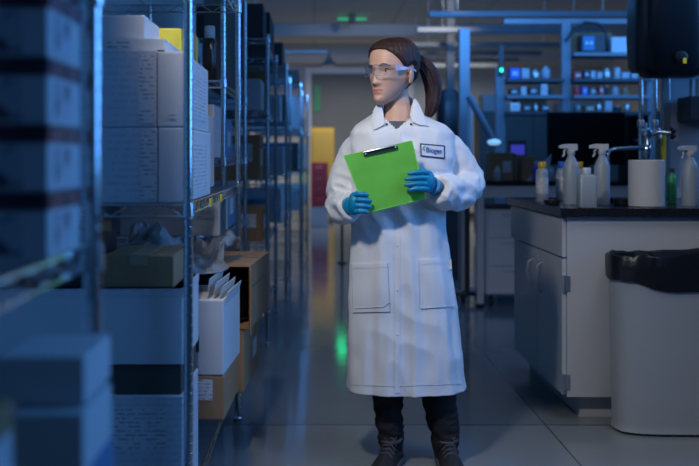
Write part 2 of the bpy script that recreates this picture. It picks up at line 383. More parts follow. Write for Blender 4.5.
carton('large printed white carton directly on the middle shelf of the second rack', -.63, -.412, 2.5, 3.05, 1.012, 1.21, 'whiteprint', lab=[('front', .8, .98, .05, .95)])
carton('large printed white carton stacked on another at the second rack', -.63, -.414, 2.5, 3.05, 1.211, 1.415, 'whiteprint', lab=[('front', .78, .97, .05, .95)])
carton('narrow white carton beside the rack post, lower of two', -.410, -.338, 2.5, 3.1, 1.012, 1.21, 'white', lab=[('side', .1, .8, .1, .8)])
carton('narrow white carton beside the rack post, upper of two', -.412, -.34, 2.5, 3.05, 1.211, 1.41, 'white', lab=[('side', .2, .85, .15, .8), ('front', .4, .7, .1, .2)])
carton('plain white carton left of the large printed ones, lower', -.92, -.635, 2.5, 3.0, 1.012, 1.215, 'white')
carton('plain white carton left of the large printed ones, upper', -.92, -.64, 2.5, 3.0, 1.216, 1.41, 'white')
carton('flat white box lying on the stacked printed cartons', -.565, -.395, 2.52, 2.8, 1.416, 1.447, 'white', lab=[('front', .1, .5, .2, .8)], name='flat_box')
carton('white box on top of the flat white box', -.60, -.452, 2.54, 2.78, 1.448, 1.512, 'white', name='small_carton')
carton('olive yellow box behind the flat white box', -.495, -.395, 2.83, 3.0, 1.416, 1.517, 'olive', name='small_carton')
carton('yellow box farther along the middle shelf of the second rack', -.56, -.415, 3.2, 3.4, 1.012, 1.562, 'olive', tape='x')
carton('white carton at the far end of the middle shelf of the second rack', -.8, -.42, 3.55, 4.0, 1.012, 1.3, 'white', lab=[('side', .2, .7, .3, .7)])

carton('white printed carton on the bottom shelf of the second rack, front stack', -.80, -.345, 2.5, 2.83, .192, .504, 'whiteprint', lab=[('front', .1, .9, .55, .9)])
carton('flat dark brown tray in the front stack between two white cartons', -.82, -.35, 2.51, 2.82, .505, .585, 'darkcarton', name='tray')
carton('wide white carton in the front stack on the brown tray', -.90, -.345, 2.5, 2.84, .586, .785, 'white', band=(.9, 1.0), bandm='whiteprint')
carton('brown cardboard box topmost of the front stack', -.56, -.372, 2.52, 2.82, .786, .872, 'card', tape='y')
carton('black case behind the brown box of the front stack', -.88, -.585, 2.52, 2.82, .786, .915, 'black', name='case')
carton('small greyish carton behind the front stack, under the middle shelf', -.84, -.66, 2.9, 3.1, .736, .93, 'card', name='small_carton')
carton('brown box with shipping label overhanging the aisle beneath the open white box', -.62, -.265, 2.88, 3.25, .337, .47, 'card', lab=[('front', .42, .9, .45, .92)], rz=math.radians(-2))
t = carton('open white box full of papers on the labelled brown box', -.50, -.262, 2.88, 3.22, .472, .70, 'white', lab=None, rz=math.radians(-4))
build('mark', MB().box(.02, .045, -.1712, -.17, .07, .12), M['dark'], t)
sh = MB()
for k in range(4):
    R = Matrix.Rotation(math.radians(6+3*k), 3, 'Y')
    sh.box(.06+.014*k, .062+.014*k, -.15, .1+.01*k, .05, .29-.012*k, R)
build('paper_stack', sh, M['paper'], t)
carton('white carton behind the open white box on the second rack', -.85, -.63, 2.88, 3.3, .452-.26, .735, 'white')
carton('plain dark carton on the bottom shelf under the labelled brown box', -.62, -.41, 2.89, 3.24, .192, .336, 'darkcarton')
carton('plain dark carton on the bottom shelf under the far pair of boxes', -.62, -.41, 3.5, 4.0, .192, .264, 'darkcarton')
carton('lower cardboard box of the far pair overhanging the aisle', -.62, -.245, 3.5, 4.02, .265, .50, 'card', tape='x', lab=[('side', .55, .8, .3, .6)], rz=math.radians(-3))
t = thing('carton', 'upper open cardboard box of the far pair overhanging the aisle', 'box', (-.405, 3.765, .502), math.radians(-5))
build('body', MB().box(-.195, .195, -.265, .265, 0, .005).box(-.195, .195, -.265, .265, .228, .233).box(-.195, -.19, -.265, .265, .005, .228).box(.19, .195, -.265, .265, .005, .228).box(-.19, .19, .26, .265, .005, .228), M['card'], t)
build('tape', MB().box(-.19, .19, -.024, .024, .233, .2342), M['tape'], t)
build('seam', MB().box(.1951, .1962, -.26, .26, .15, .153).box(.1951, .1962, .17, .173, .0, .23), M['dark'], t)
build('flap', MB().box(.195, .30, -.268, -.264, .0, .228, Matrix.Rotation(math.radians(-80), 3, 'Z'), (.195, -.265, .1)), M['card'], t)
o = build('black_bag', MB().rrect([(.16, .22, 0), (.178, .24, .02), (.18, .245, .12), (.14, .2, .19), (.06, .1, .205)], e=3), M['bagblack'], smooth=True, origin=(-.405, 3.765, .5075)); o.rotation_euler = (0, 0, math.radians(-5))  # black filler added to darken the shaded front of the open box
tag(o, 'black bag stuffed inside the open cardboard box of the far pair', 'bag')
# crumpled plastic film
fm = MB(); nx, ny = 26, 30; gv = []
for i in range(nx):
    row = []
    for j in range(ny):
        u, v = i/(nx-1), j/(ny-1)
        x = -.635+.33*u+.02*math.sin(v*9); y = 3.02+.75*v+.03*math.sin(u*7)
        z = .83+.05*math.sin(u*5+v*3)+.07*noise.noise(Vector((u*5, v*6, 2)))+.03*noise.noise(Vector((u*14, v*14, 5)))-.06*u*u
        z = max(z, .765); row.append(fm.b.verts.new((x, y, z)))
    gv.append(row)
for i in range(nx-1):
    for j in range(ny-1): fm._f([gv[i][j], gv[i+1][j], gv[i+1][j+1], gv[i][j+1]])
pf = build('bubble_wrap', fm, M['film'], smooth=True)
mo = pf.modifiers.new('s', 'SOLIDIFY'); mo.thickness = .004
tag(pf, 'crumpled clear plastic wrap lying over the boxes under the middle shelf', 'plastic wrap')
# shelf tags
for k, (y, m_) in enumerate(((2.98, 'olive'), (3.32, 'olive'))):
    o = build('shelf_tag', MB().box(RX-.002+.004, RX+.006, y-.03, y+.03, .978, 1.004), M[m_]); tag(o, ('nearer' if k == 0 else 'farther')+' yellow shelf tag clipped to the second rack edge', 'tag', 'yellow shelf tags')

# rack three contents
def bottle(label, loc, r, h, body, cap, name='bottle', group=None, sq=False, labm=None):
    t = thing(name, label, 'bottle', loc, 0, group)
    pr = [(r*.9, 0), (r, .006), (r, h*.68), (r*.85, h*.76), (r*.42, h*.84), (r*.42, h*.9)]
    if sq: build('body', MB().rrect([(a, a*.8, z) for a, z in pr], e=5), M[body], t, smooth=True)
    else: build('body', MB().lathe(pr), M[body], t, smooth=True)
    build('cap', MB().lathe([(r*.5, h*.88), (r*.5, h*.99), (r*.45, h)], n=18), M[cap], t, smooth=True)
    if labm: build('label', MB().lathe([(r*1.02, h*.2), (r*1.03, h*.21), (r*1.03, h*.58), (r*1.02, h*.59)]), M[labm], t, smooth=True)
    return t
t = bottle('dark amber bottle with a wide pale cap on the tall third rack', (-.475, 4.33, 1.479), .034, .24, 'amber', 'poly')
build('outer_cap', MB().lathe([(.02, .195), (.024, .198), (.024, .247), (.02, .252)]), M['white'], t, smooth=True)
carton('dark brown box behind the pale-capped bottle on the tall third rack', -.53, -.42, 4.55, 5.2, 1.479, 1.9, 'darkcarton')
cols = ['white', 'bluecarton', 'card', 'darkcarton', 'whiteprint', 'white']
cname = {'white': 'white', 'bluecarton': 'blue', 'card': 'brown', 'darkcarton': 'dark', 'whiteprint': 'printed white'}
ordn = ['bottom', 'second', 'third', 'fourth', 'top']
def fill(rackname, x0, x1, y0, y1, zs, tops, n=3, skip=(), px=.02):
    for i, z in enumerate(zs):
        if i in skip: continue
        nxt = tops[i]; y = y0+.04; k = 0
        while k < n and y < y1-.18:
            wd = random.uniform(.22, (y1-y0)/n); m_ = random.choice(cols); h = (nxt-z)*random.uniform(.45, .8)
            pos = ['near', 'middle', 'far', 'farthest'][k]
            carton('%s box at the %s end of the %s shelf, %s' % (cname[m_], pos, ordn[i], rackname) if pos != 'middle' else '%s box midway along the %s shelf, %s' % (cname[m_], ordn[i], rackname),
                   x0+.03+random.uniform(0, .1), x1-random.uniform(.02, .05), y, min(y+wd, y1-.03), z+.002, z+.002+h, m_,
                   lab=[('side', .2, .6, .3, .7), ('front', .55, .9, .4, .8)] if m_ != 'darkcarton' else None, group='boxes on the '+rackname)
            y += wd+.03; k += 1
fill('tall third rack', -.95, -.40, 4.2, 5.5, R3z[:3], (.74, 1.09, 1.43), 2)
fill('fourth rack', -.85, -.28, 5.75, 6.95, R4z[:4], (.58, .96, 1.38, 1.82), 2)
fill('fifth rack', -.8, -.22, 7.5, 8.7, R4z[1:4], (.96, 1.38, 1.82), 2)
fill('sixth rack', -.72, -.13, 9.3, 10.5, R4z[1:4], (.96, 1.38, 1.82), 2)
fill('farthest rack', -.68, -.08, 11.1, 12.3, R4z[1:4], (.96, 1.38, 1.82), 2)
carton('big dark box on top of the fourth rack, nearer', -.72, -.31, 5.78, 6.2, 1.862, 2.07, 'darkcarton')
carton('big dark box on top of the fourth rack, farther', -.7, -.29, 6.25, 6.9, 1.862, 2.09, 'darkcarton')
carton('dark box on top of the fifth rack', -.7, -.25, 7.55, 8.1, 1.862, 2.05, 'darkcarton')
carton('dark box on top of the sixth rack', -.6, -.15, 9.35, 9.9, 1.862, 2.0, 'darkcarton')

# ------------------------------------------------------------------ far end
t = thing('safety_cabinet', 'yellow flammables cabinet at the far end of the aisle', 'cabinet', (.14, 16.7, 0))
build('body', MB().box(-.19, .21, -.2, .2, .05, 1.65), M['yellow'], t, bevel=.01)
build('door', MB().box(-.17, .19, -.23, -.202, .1, 1.6), M['yellow'], t, bevel=.006)
build('foot', MB().box(-.17, .19, -.18, .18, 0, .05), M['dark'], t)
t = thing('red_drawer_cart', 'red drawer cart on a white base before the yellow cabinet', 'cart', (.09, 15.7, 0))
build('base', MB().box(-.15, .15, -.17, .17, 0, .33), M['pale'], t, bevel=.01)
build('body', MB().box(-.14, .14, -.16, .16, .331, 1.06), M['red'], t, bevel=.01)
for k in range(4):
    dr = build('drawer', MB().box(-.125, .125, -.178, -.161, .36+.172*k, .51+.172*k), M['red'], t, bevel=.003)
    build('handle', MB().tube([(-.05, -.178, .46+.172*k), (-.05, -.2, .46+.172*k), (.05, -.2, .46+.172*k), (.05, -.178, .46+.172*k)], .006), M['steel'], dr)
Y = 12.0
t = thing('safety_shower', 'ceiling-fed emergency shower head on a horizontal pipe', 'shower', (XP(329, Y), Y, ZP(66, Y)))
build('shower_head', MB().lathe([(.012, .16), (.02, .11), (.05, .07), (.095, .02), (.1, .0), (.09, .0)], n=24), M['steel'], t, smooth=True)
build('pipe', MB().tube([(0, 0, .14), (0, 0, .16), (-.02, 0, .18), (-.9, 0, .18), (-.93, 0, .2), (-.93, 0, ZC-ZP(66, Y))], .016), M['steel'], t, smooth=True)
Y = 13.7; zc_ = ZC
t = thing('exit_light', 'ceiling-mounted emergency light glowing green on both sides', 'light', (XP(352, Y), Y, zc_))
build('housing', MB().box(-.05, .05, -.05, .05, -.13, 0), M['black'], t, bevel=.008)
build('lamp', MB().rrect([(.2, .03, -.075), (.22, .035, -.07), (.2, .03, -.055)]), mat('dim green lamp', (.02, .4, .2), .4, emit=(.02, 1, .4), estr=.45), t, smooth=True)
t = thing('indicator_post', 'low bollard with green lamp standing behind the woman', 'lamp', (XP(342, 10.2), 10.2, 0))  # unseen green lamp, added to make the glow on the floor
build('post', MB().lathe([(.05, 0), (.05, .015), (.014, .02), (.014, .82)]), M['dark'], t, smooth=True)
build('lamp', MB().lathe([(.03, .82), (.05, .83), (.05, .97), (.03, .99)]), M['ledgreen'], t, smooth=True)

# pendant strip fixtures
pos = ['nearest', 'second nearest', 'third', 'fourth', 'fifth', 'farthest']
for k, (Y, py) in enumerate(((9.8, 15), (10.9, 30.5), (12.3, 45), (13.8, 53.5), (15.3, 60), (16.6, 66))):
    z = ZP(py, Y); x0 = 1.18; x1 = 3.3
    t = thing('pendant_light', pos[k]+' blue-lit linear fixture hung crosswise under the ceiling', 'light', (x0, Y, z), 0, 'crosswise linear ceiling fixtures')
    build('housing', MB().box(0, x1-x0, -.05, .05, -.025, .035), M['midpaint'], t, bevel=.006)
    for q in (.3, 1.8): build('cable', MB().tube([(q, 0, .035), (q, 0, ZC-z)], .004, 6), M['steel'], t)

# ------------------------------------------------------------------ sink island
FX, FY, BY = 1.09, 4.09, 5.17
t = thing('sink_cabinet', 'pale grey laboratory cabinet island under the black worktop', 'cabinet', (FX, FY, 0))
W_ = lambda mb, n, m, p, **k: build(n, mb, M[m], p, world=True, **k)
W_(MB().box(FX, 2.6, FY, BY, .10, .878), 'carcass', 'laminate', t, bevel=.002)
W_(MB().box(FX+.07, 2.5, FY+.06, BY-.05, 0, .10), 'toe_kick', 'laminate', t)
ym = (FY+BY)/2+.0
for (a, b, q) in ((FY+.008, 4.54, 4.465), (4.546, 5.02, 4.64)):
    dr = W_(MB().box(FX-.02, FX-.001, a, b, .11, .695), 'door', 'laminate', t, bevel=.002)
    W_(MB().tube([(FX-.02, q, .50), (FX-.045, q, .515), (FX-.052, q, .57), (FX-.045, q, .625), (FX-.02, q, .64)], .0055), 'handle', 'steel', dr, smooth=True)
W_(MB().box(FX-.02, FX-.001, FY+.008, BY-.006, .702, .872), 'false_front', 'laminate', t, bevel=.002)
for z in (.59, .165):
    W_(MB().box(FX-.012, FX+.012, FY-.004, FY+.02, z-.033, z+.033).tube([(FX-.016, FY-.003, z-.035), (FX-.016, FY-.003, z+.035)], .007, 10), 'hinge', 'steel', t)
SX0, SX1, SY0, SY1 = 1.28, 1.62, 4.62, 5.08
wt = thing('worktop', 'black epoxy worktop with inset sink and raised rim', 'worktop', (FX, FY, .879))
W_(MB().box(1.055, 2.62, 4.06, SY0, .879, .91).box(1.055, 2.62, SY1, 5.20, .879, .91).box(1.055, SX0, SY0, SY1, .879, .91).box(SX1, 2.62, SY0, SY1, .879, .91), 'slab', 'epoxy', wt)
W_(MB().box(1.055, 2.62, 4.06, 4.072, .91, .9145).box(1.055, 1.067, 4.072, 5.20, .91, .9145).box(1.055, 2.62, 5.188, 5.20, .91, .9145), 'rim', 'epoxy', wt)
W_(MB().box(SX0, SX0+.006, SY0, SY1, .8795, .909).box(SX1-.006, SX1, SY0, SY1, .8795, .909).box(SX0, SX1, SY0, SY0+.006, .8795, .909).box(SX0, SX1, SY1-.006, SY1, .8795, .909).box(SX0, SX1, SY0, SY1, .879, .882), 'sink_basin', 'epoxy', wt)
WZ = .911
# service panel behind
t = thing('splash_panel', 'frosted upright panel standing at the right of the worktop', 'panel', (2.25, 5.15, WZ))
build('sheet', MB().box(-.36, .35, 0, .02, 0, 1.15), M['acrylic'], t, bevel=.004)
for q in (-.36, .31): build('upright', MB().box(q, q+.04, -.005, .035, 0, 1.5), M['steel'], t, bevel=.004)
# towel dispenser
t = thing('towel_dispenser', 'black wall towel dispenser with small yellow indicator', 'dispenser', (XP(673, 4.95), 5.003, ZP(77, 4.95)))
rg = [(.12, .05, 0), (.14, .085, .012), (.157, .105, .05), (.163, .115, .2), (.16, .11, .44), (.13, .09, .49), (.1, .06, .5)]
build('cover', MB().rrect(rg, e=5, n=48), M['black'], t, smooth=True)
build('side_shell', MB().rrect([(.08, .075, .03), (.095, .1, .06), (.1, .11, .2), (.095, .105, .43), (.07, .08, .47)], (-.1, .012, 0), e=5, n=32), M['dark'], t, smooth=True)
build('window', MB().ell((.02, -.112, .1), (.035, .006, .03)), M['dark'], t, smooth=True)
build('indicator', MB().box(.028, .044, -.121, -.117, .065, .092), M['ledyellow'], t)
build('wall_bracket', MB().box(-.1, .3, .11, .139, .05, .35), M['steel'], t)
# faucet
fx, fy = 1.70, 4.85
t = thing('faucet', 'chrome laboratory faucet with swing spout and twin valves', 'faucet', (fx, fy, WZ))
build('body', MB().lathe([(.03, 0), (.03, .01), (.016, .02), (.014, .22), (.02, .24), (.02, .29), (.012, .3), (.012, .4)], n=20), M['chrome'], t, smooth=True)
zt = ZP(148, fy)-WZ; xe = XP(608, fy)-fx
build('spout', MB().tube([(0, 0, zt-.01), (-.03, 0, zt+.002), (xe+.035, 0, zt-.005), (xe+.012, 0, zt-.012), (xe, 0, zt-.035), (xe, 0, zt-.08)], [.011, .011, .009, .009, .009, .009], 12), M['chrome'], t, smooth=True)
build('nozzle', MB().lathe([(.007, 0), (.013, .004), (.013, .03), (.009, .034)], (xe, 0, zt-.11)), M['chrome'], t, smooth=True)
build('valve', MB().tube([(0, 0, .33), (.05, -.02, .35), (.11, -.03, .345)], .012, 10).lathe([(.02, .33), (.025, .335), (.025, .36), (.02, .365)], (.0, -.0, 0)), M['chrome'], t, smooth=True)
kn = MB()
for a in range(5): kn.ell((.12+.0, -.03+.022*math.cos(a*1.256), .345+.022*math.sin(a*1.256)), (.012, .012, .012), n=10)
kn.ell((.12, -.03, .345), (.014, .018, .018))
build('handwheel', kn, M['black'], t, smooth=True)
# hanging service pipes between dispenser and worktop
t = thing('gas_pipes', 'pair of chrome service pipes under the towel dispenser', 'pipes', (1.72, 5.0, WZ))
for dx in (.0, .075):
    build('pipe', MB().tube([(dx, 0, 0), (dx, 0, .63)], .012, 12), M['chrome'], t, smooth=True)
    build('tap', MB().tube([(dx, 0, .36), (dx, -.06, .37), (dx, -.08, .35), (dx-.005, -.085, .32)], .008, 8).lathe([(.018, .385), (.02, .39), (.018, .42)], (dx, 0, 0)), M['steel'], t, smooth=True)
build('brush_tube', MB().tube([(.11, -.02, .14), (.112, -.02, .36)], .014, 10), M['yellow'], t, smooth=True)
# paper roll
t = thing('paper_roll', 'upright white paper towel roll at the front of the worktop', 'paper roll', (XP(646.5, 4.3), 4.3, WZ))
build('roll', MB().lathe([(.076, 0), (.079, .003), (.079, .207), (.076, .21), (.028, .21), (.024, .207)], n=40), M['paper'], t, smooth=True)
build('core', MB().lathe([(.02, .19), (.024, .19), (.024, .212), (.02, .212)], n=20), M['card'], t, smooth=True)
# square bottle
t = thing('square_bottle', 'small square milky bottle at the worktop front edge, left of the roll', 'bottle', (XP(586.5, 4.2), 4.2, WZ))
build('body', MB().rrect([(.035, .035, 0), (.038, .038, .004), (.038, .038, .135), (.034, .034, .143), (.018, .018, .148)], e=7), M['poly'], t, smooth=True)
build('cap', MB().lathe([(.017, .146), (.019, .149), (.019, .172), (.017, .176)]), M['white'], t, smooth=True)
# spray bottles
def spray(label, x, y, h, rz):
    t = thing('spray_bottle', label, 'spray bottle', (x, y, WZ), rz, 'trigger spray bottles on the worktop')
    r = .036
    build('body', MB().lathe([(r*.95, 0), (r, .005), (r, h*.62), (r*.8, h*.7), (.015, h*.8), (.014, h*.84)]), M['poly'], t, smooth=True)
    build('collar', MB().lathe([(.017, h*.83), (.018, h*.835), (.018, h*.89), (.014, h*.895)]), M['white'], t, smooth=True)
    hd = build('trigger_head', MB().prism([(.03, -.011, h*.9), (.028, -.011, h), (-.03, -.011, h), (-.058, -.011, h*.975), (-.058, -.011, h*.93), (-.02, -.011, h*.92), (-.012, -.011, h*.885), (.014, -.011, h*.885)], (0, .022, 0)), M['white'], t, bevel=.002)
    build('trigger', MB().tube([(-.022, 0, h*.93), (-.035, 0, h*.88), (-.033, 0, h*.83), (-.042, 0, h*.79)], .005, 8), M['white'], hd, smooth=True)
    return t
def sx(px, y): return XP(px, y)
spray('milky spray bottle left of the square bottle, behind it', sx(571, 4.5), 4.5, .285, math.radians(8))
spray('milky spray bottle between the square bottle and the paper roll', sx(602, 4.45), 4.45, .285, math.radians(-5))
spray('large spray bottle at the right edge of the worktop', sx(690, 4.35), 4.35, .275, math.radians(10))
def wash(label, px, y, h, cap):
    t = thing('wash_bottle', label, 'bottle', (sx(px, y), y, WZ), 0, 'coloured-cap bottles on the worktop')
    build('body', MB().lathe([(.028, 0), (.031, .004), (.031, h*.72), (.026, h*.8), (.016, h*.84)]), M['poly'], t, smooth=True)
    build('cap', MB().lathe([(.02, h*.83), (.021, h*.84), (.021, h*.97), (.018, h)]), M[cap], t, smooth=True)
    build('label', MB().lathe([(.0312, h*.2), (.0318, h*.21), (.0318, h*.6), (.0312, h*.61)]), M['label'], t, smooth=True)
wash('leftmost yellow-capped bottle at the worktop end', 542, 4.75, .2, 'yellow')
wash('blue-capped bottle left of the spray bottles', 562, 4.98, .2, 'capblue')
wash('second yellow-capped bottle behind the square bottle', 579, 4.9, .2, 'yellow')
bottle('green scrub bottle right of the paper roll', (sx(672, 4.6), 4.6, WZ), .022, .17, 'green', 'black')
for k, (px, y, h) in enumerate(((552, 4.5, .02), (622, 4.42, .03))):
    o = build('tray_cup', MB().lathe([(.03, 0), (.035, .002), (.04, h), (.036, h), (.03, .006)], n=20), M['black'], smooth=True, origin=(sx(px, y), y, WZ))
    tag(o, ('small black dish beside the leftmost capped bottle', 'small black dish left of the paper roll')[k], 'dish')
t = thing('dark_bottle_crate', 'dark wall box holding blue-lit glass tubes, right of dispenser', 'rack', (XP(704, 5.0), 5.02, ZP(121, 5.0)))
build('box', MB().box(-.09, .12, -.06, .115, 0, .13), M['dark'], t, bevel=.006)
for k in range(4): build('tube', MB().tube([(-.065+.035*k, -.02, .13), (-.065+.035*k, -.02, .22)], .012, 10), M['poly'], t, smooth=True)

# bin
bx, by = 1.235+.30, 3.955
t = thing('waste_bin', 'grey plastic waste bin against the cabinet end panel', 'bin', (bx, by, 0))
build('bin_body', MB().rrect([(.27, .095, 0), (.29, .115, .012), (.285, .112, .03), (.288, .113, .05), (.30, .122, .68), (.305, .125, .69), (.29, .11, .692), (.265, .09, .08), (.1, .04, .06)], n=56, e=3.2), M['bin'], t, smooth=True)
lb = MB(); n = 96; rings = []
for (k, s_, z) in ((0, .93, .59), (1, 1.015, .59), (2, 1.035, .63), (3, 1.045, .68), (4, 1.045, .72), (5, 1.02, .735), (6, .96, .725), (7, .92, .6), (8, .8, .3), (9, .3, .12)):
    ring = []
    for i in range(n):
        a = 2*math.pi*(i+.5)/n; e = 3.2
        nz = noise.noise(Vector((math.cos(a)*5, math.sin(a)*5, k*1.3)))
        f = s_+.022*nz*(k in (1, 2, 3, 4, 5)); c, sn = math.cos(a), math.sin(a)
        zz = z+(.018*nz if k in (4, 5) else 0)+(.008*noise.noise(Vector((c*3, sn*3, 9)))+(.085*max(0, -c)**2 if k == 1 or k == 0 else 0) if k < 3 else 0)
        ring.append(Vector((.30*f*abs(c)**(2/e)*(1 if c > 0 else -1), min(.122*f*1.06*abs(sn)**(2/e), .131)*(1 if sn > 0 else -1), zz)))
    rings.append(ring)
build('bin_liner', lb.loft(rings[1:], cap=False), M['bagblack'], t, smooth=True)

# ------------------------------------------------------------------ second bench
BX0, BY0 = 1.22, 7.15
t = thing('lab_bench', 'blue-lit table bench with steel legs behind the sink island', 'bench', (BX0, BY0, 0))
build('bench_top', MB().box(0, 2.3, 0, .8, .92, .955), M['epoxy'], t, bevel=.004)
for (x, y) in ((0.01, .01), (0.01, .74), (2.24, .01), (2.24, .74)):
    l = build('leg', MB().box(x, x+.05, y, y+.05, .03, .92), M['white'], t, bevel=.003)
    build('foot', MB().lathe([(.03, 0), (.03, .01), (.012, .015), (.012, .032)], (x+.025, y+.025, 0), 14), M['black'], l)
build('rail', MB().box(.06, 2.24, .01, .035, .83, .92), M['white'], t); build('rail', MB().box(.02, .045, .06, .74, .84, .9), M['pale'], t)
def pedestal(label, x0, y0, w_, d_):
    t = thing('drawer_pedestal', label, 'drawer unit', (x0, y0, 0), 0, 'mobile drawer units under the back bench')
    build('body', MB().box(0, w_, 0, d_, .09, .74), M['pale'], t, bevel=.004)
    build('top', MB().box(-.005, w_+.005, -.005, d_, .741, .76), M['dark'], t)
    for k in range(3):
        dr = build('drawer', MB().box(.012, w_-.012, -.015, -.001, .1+.213*k, .305+.213*k), M['pale'], t, bevel=.002)
        build('handle', MB().tube([(w_*.3, -.015, .27+.213*k), (w_*.3, -.03, .27+.213*k), (w_*.7, -.03, .27+.213*k), (w_*.7, -.015, .27+.213*k)], .004, 6), M['steel'], dr)
    for (x, y) in ((.04, .04), (w_-.04, .04), (.04, d_-.04), (w_-.04, d_-.04)):
        build('caster', MB().tube([(x-.012, y, .035), (x+.012, y, .035)], .034, 14).box(x-.01, x+.01, y-.01, y+.01, .06, .09), M['black'], t)
pedestal('pale drawer unit on casters under the bench, left one', 1.31, 7.22, .42, .5)
pedestal('pale drawer unit on casters under the bench, behind the island', 1.85, 7.22, .42, .5)
# monitor
t = thing('computer_monitor', 'large black monitor on the back bench seen from the sink', 'monitor', (XP(587, 7.35), 7.4, .956))
build('screen', MB().box(-.30, .30, -.03, .0, .12, .53), M['matteblack'], t, bevel=.006)
build('stand', MB().box(-.03, .03, .0, .03, .015, .3).box(-.12, .12, -.08, .1, 0, .014), M['black'], t, bevel=.003)
# grey cartons on bench
carton('dull brown box on the back bench beside the slanted arm', XP(489, 7.3), XP(512, 7.3), 7.25, 7.45, .957, 1.17, 'card', lab=[('front', .55, .9, .3, .7)], flaps=True)
carton('grey brown box on the back bench left of the monitor', XP(520, 7.3), XP(537, 7.3), 7.25, 7.5, .957, 1.14, 'card', name='small_carton')
# slanted arm lamp
t = thing('boom_lamp', 'slanted grey boom arm with a bright tip over the back bench', 'lamp', (XP(470, 7.7), 7.7, .956))
a0 = P(469, 96, 7.6); a1 = P(493, 141, 7.6)
build('base', MB().lathe([(.1, 0), (.1, .02), (.02, .03)]), M['pale'], t, smooth=True)
build('column', MB().tube([(0, 0, .02), (0, 0, a0.z-.956)], .022, 12), M['pale'], t, smooth=True)
build('arm', MB().tube([a0, a1], .03, 12), M['midpaint'], t, world=True, smooth=True)
tip = mat('cool lamp tip', (.6, .8, 1), .4, emit=(.3, .65, 1), estr=.7)
build('tip', MB().ell(a1+Vector((.005, -.02, -.01)), (.055, .03, .025)), tip, t, world=True, smooth=True)
# folded papers
t = thing('folded_board', 'pale folded sheet standing beside the monitor', 'sheet', (XP(540, 7.2), 7.22, .956))
build('sheet', MB().prism([(-.1, 0, 0), (.07, 0, 0), (.09, 0, .2), (.03, 0, .13)], (0, .015, 0)), M['paper'], t)
t = thing('small_screen', 'small violet-lit device between the boxes and the pale sheet', 'device', (XP(519, 7.55), 7.6, .956))
build('case', MB().box(-.07, .07, 0, .05, 0, .32), M['dark'], t, bevel=.005)
build('screen', MB().box(-.055, .055, -.003, 0, .2, .28), M['ledblue'], t)

t = thing('computer_tower', 'black upright case beside the right edge of the monitor', 'computer', (XP(635, 7.4), 7.4, .956))
build('case', MB().box(-.07, .07, -.1, .2, 0, .5), M['matteblack'], t, bevel=.006)
build('front_slot', MB().box(-.04, .04, -.105, -.101, .3, .32), M['midpaint'], t)
for k, (px_, c_, nm) in enumerate(((497, 'poly', 'milky bottle before the dull brown box on the back bench'), (536, 'capblue', 'small dark blue bottle by the pale folded sheet'), (551, 'poly', 'pale bottle by the left edge of the monitor'), (545, 'green', 'small green bottle near the left edge of the monitor'))):
    bottle(nm, (XP(px_, 7.2), 7.19, .956), .028, random.uniform(.09, .16), c_, 'white', name='reagent_bottle')
carton('white box standing far left on the back cabinet row', 2.25, 2.6, 12.65, 13.0, 1.751, 1.98, 'white', name='supply_box')
carton('brown box beside the white one on the back cabinet row', 2.7, 3.1, 12.65, 13.0, 1.751, 1.93, 'card', name='supply_box')
carton('pale flat box farther right on the back cabinet row', 3.25, 3.8, 12.65, 13.0, 1.751, 1.87, 'white', name='supply_box')
# column / upright near
t = thing('service_column', 'tall pale column rising behind the woman to the fixtures', 'column', (XP(464, 8.15), 8.15, 0))
build('column', MB().box(-.045, .045, -.045, .045, 0.01, ZP(29, 8.15)), M['midpaint'], t, bevel=.006)
build('base_plate', MB().box(-.09, .09, -.09, .09, 0, .01), M['steel'], t)
t = thing('water_dispenser', 'dark rounded equipment tower right behind the ponytail', 'equipment', (XP(449, 8.9), 8.9, 0))  # dark rounded shape of unclear use, built as plain equipment
build('cabinet', MB().box(-.11, .1, -.12, .12, 0, 1.3), M['dark'], t, bevel=.01)
build('hood', MB().rrect([(.11, .12, 1.3), (.12, .13, 1.35), (.12, .13, 1.62), (.1, .11, 1.72), (.06, .07, 1.77)], e=3), M['black'], t, smooth=True)
t = thing('pole_stand', 'dark pole stand on casters behind the woman near the bench', 'stand', (XP(462, 7.7), 7.45, 0))
st = MB()
for k in range(5):
    a = k*2*math.pi/5+.5; st.tube([(0, 0, .07), (.09*math.cos(a), .09*math.sin(a), .06)], .013, 8)
build('base', st, M['dark'], t, smooth=True)
for k in range(5):
    a = k*2*math.pi/5+.5; build('caster', MB().ell((.1*math.cos(a), .1*math.sin(a), .028), (.018, .018, .028), n=12), M['black'], t, smooth=True)
build('column', MB().tube([(0, 0, .07), (0, 0, 1.15)], .018, 10), M['dark'], t, smooth=True)
build('clamp', MB().box(-.04, .04, -.03, .03, 1.0, 1.08), M['dark'], t, bevel=.004)

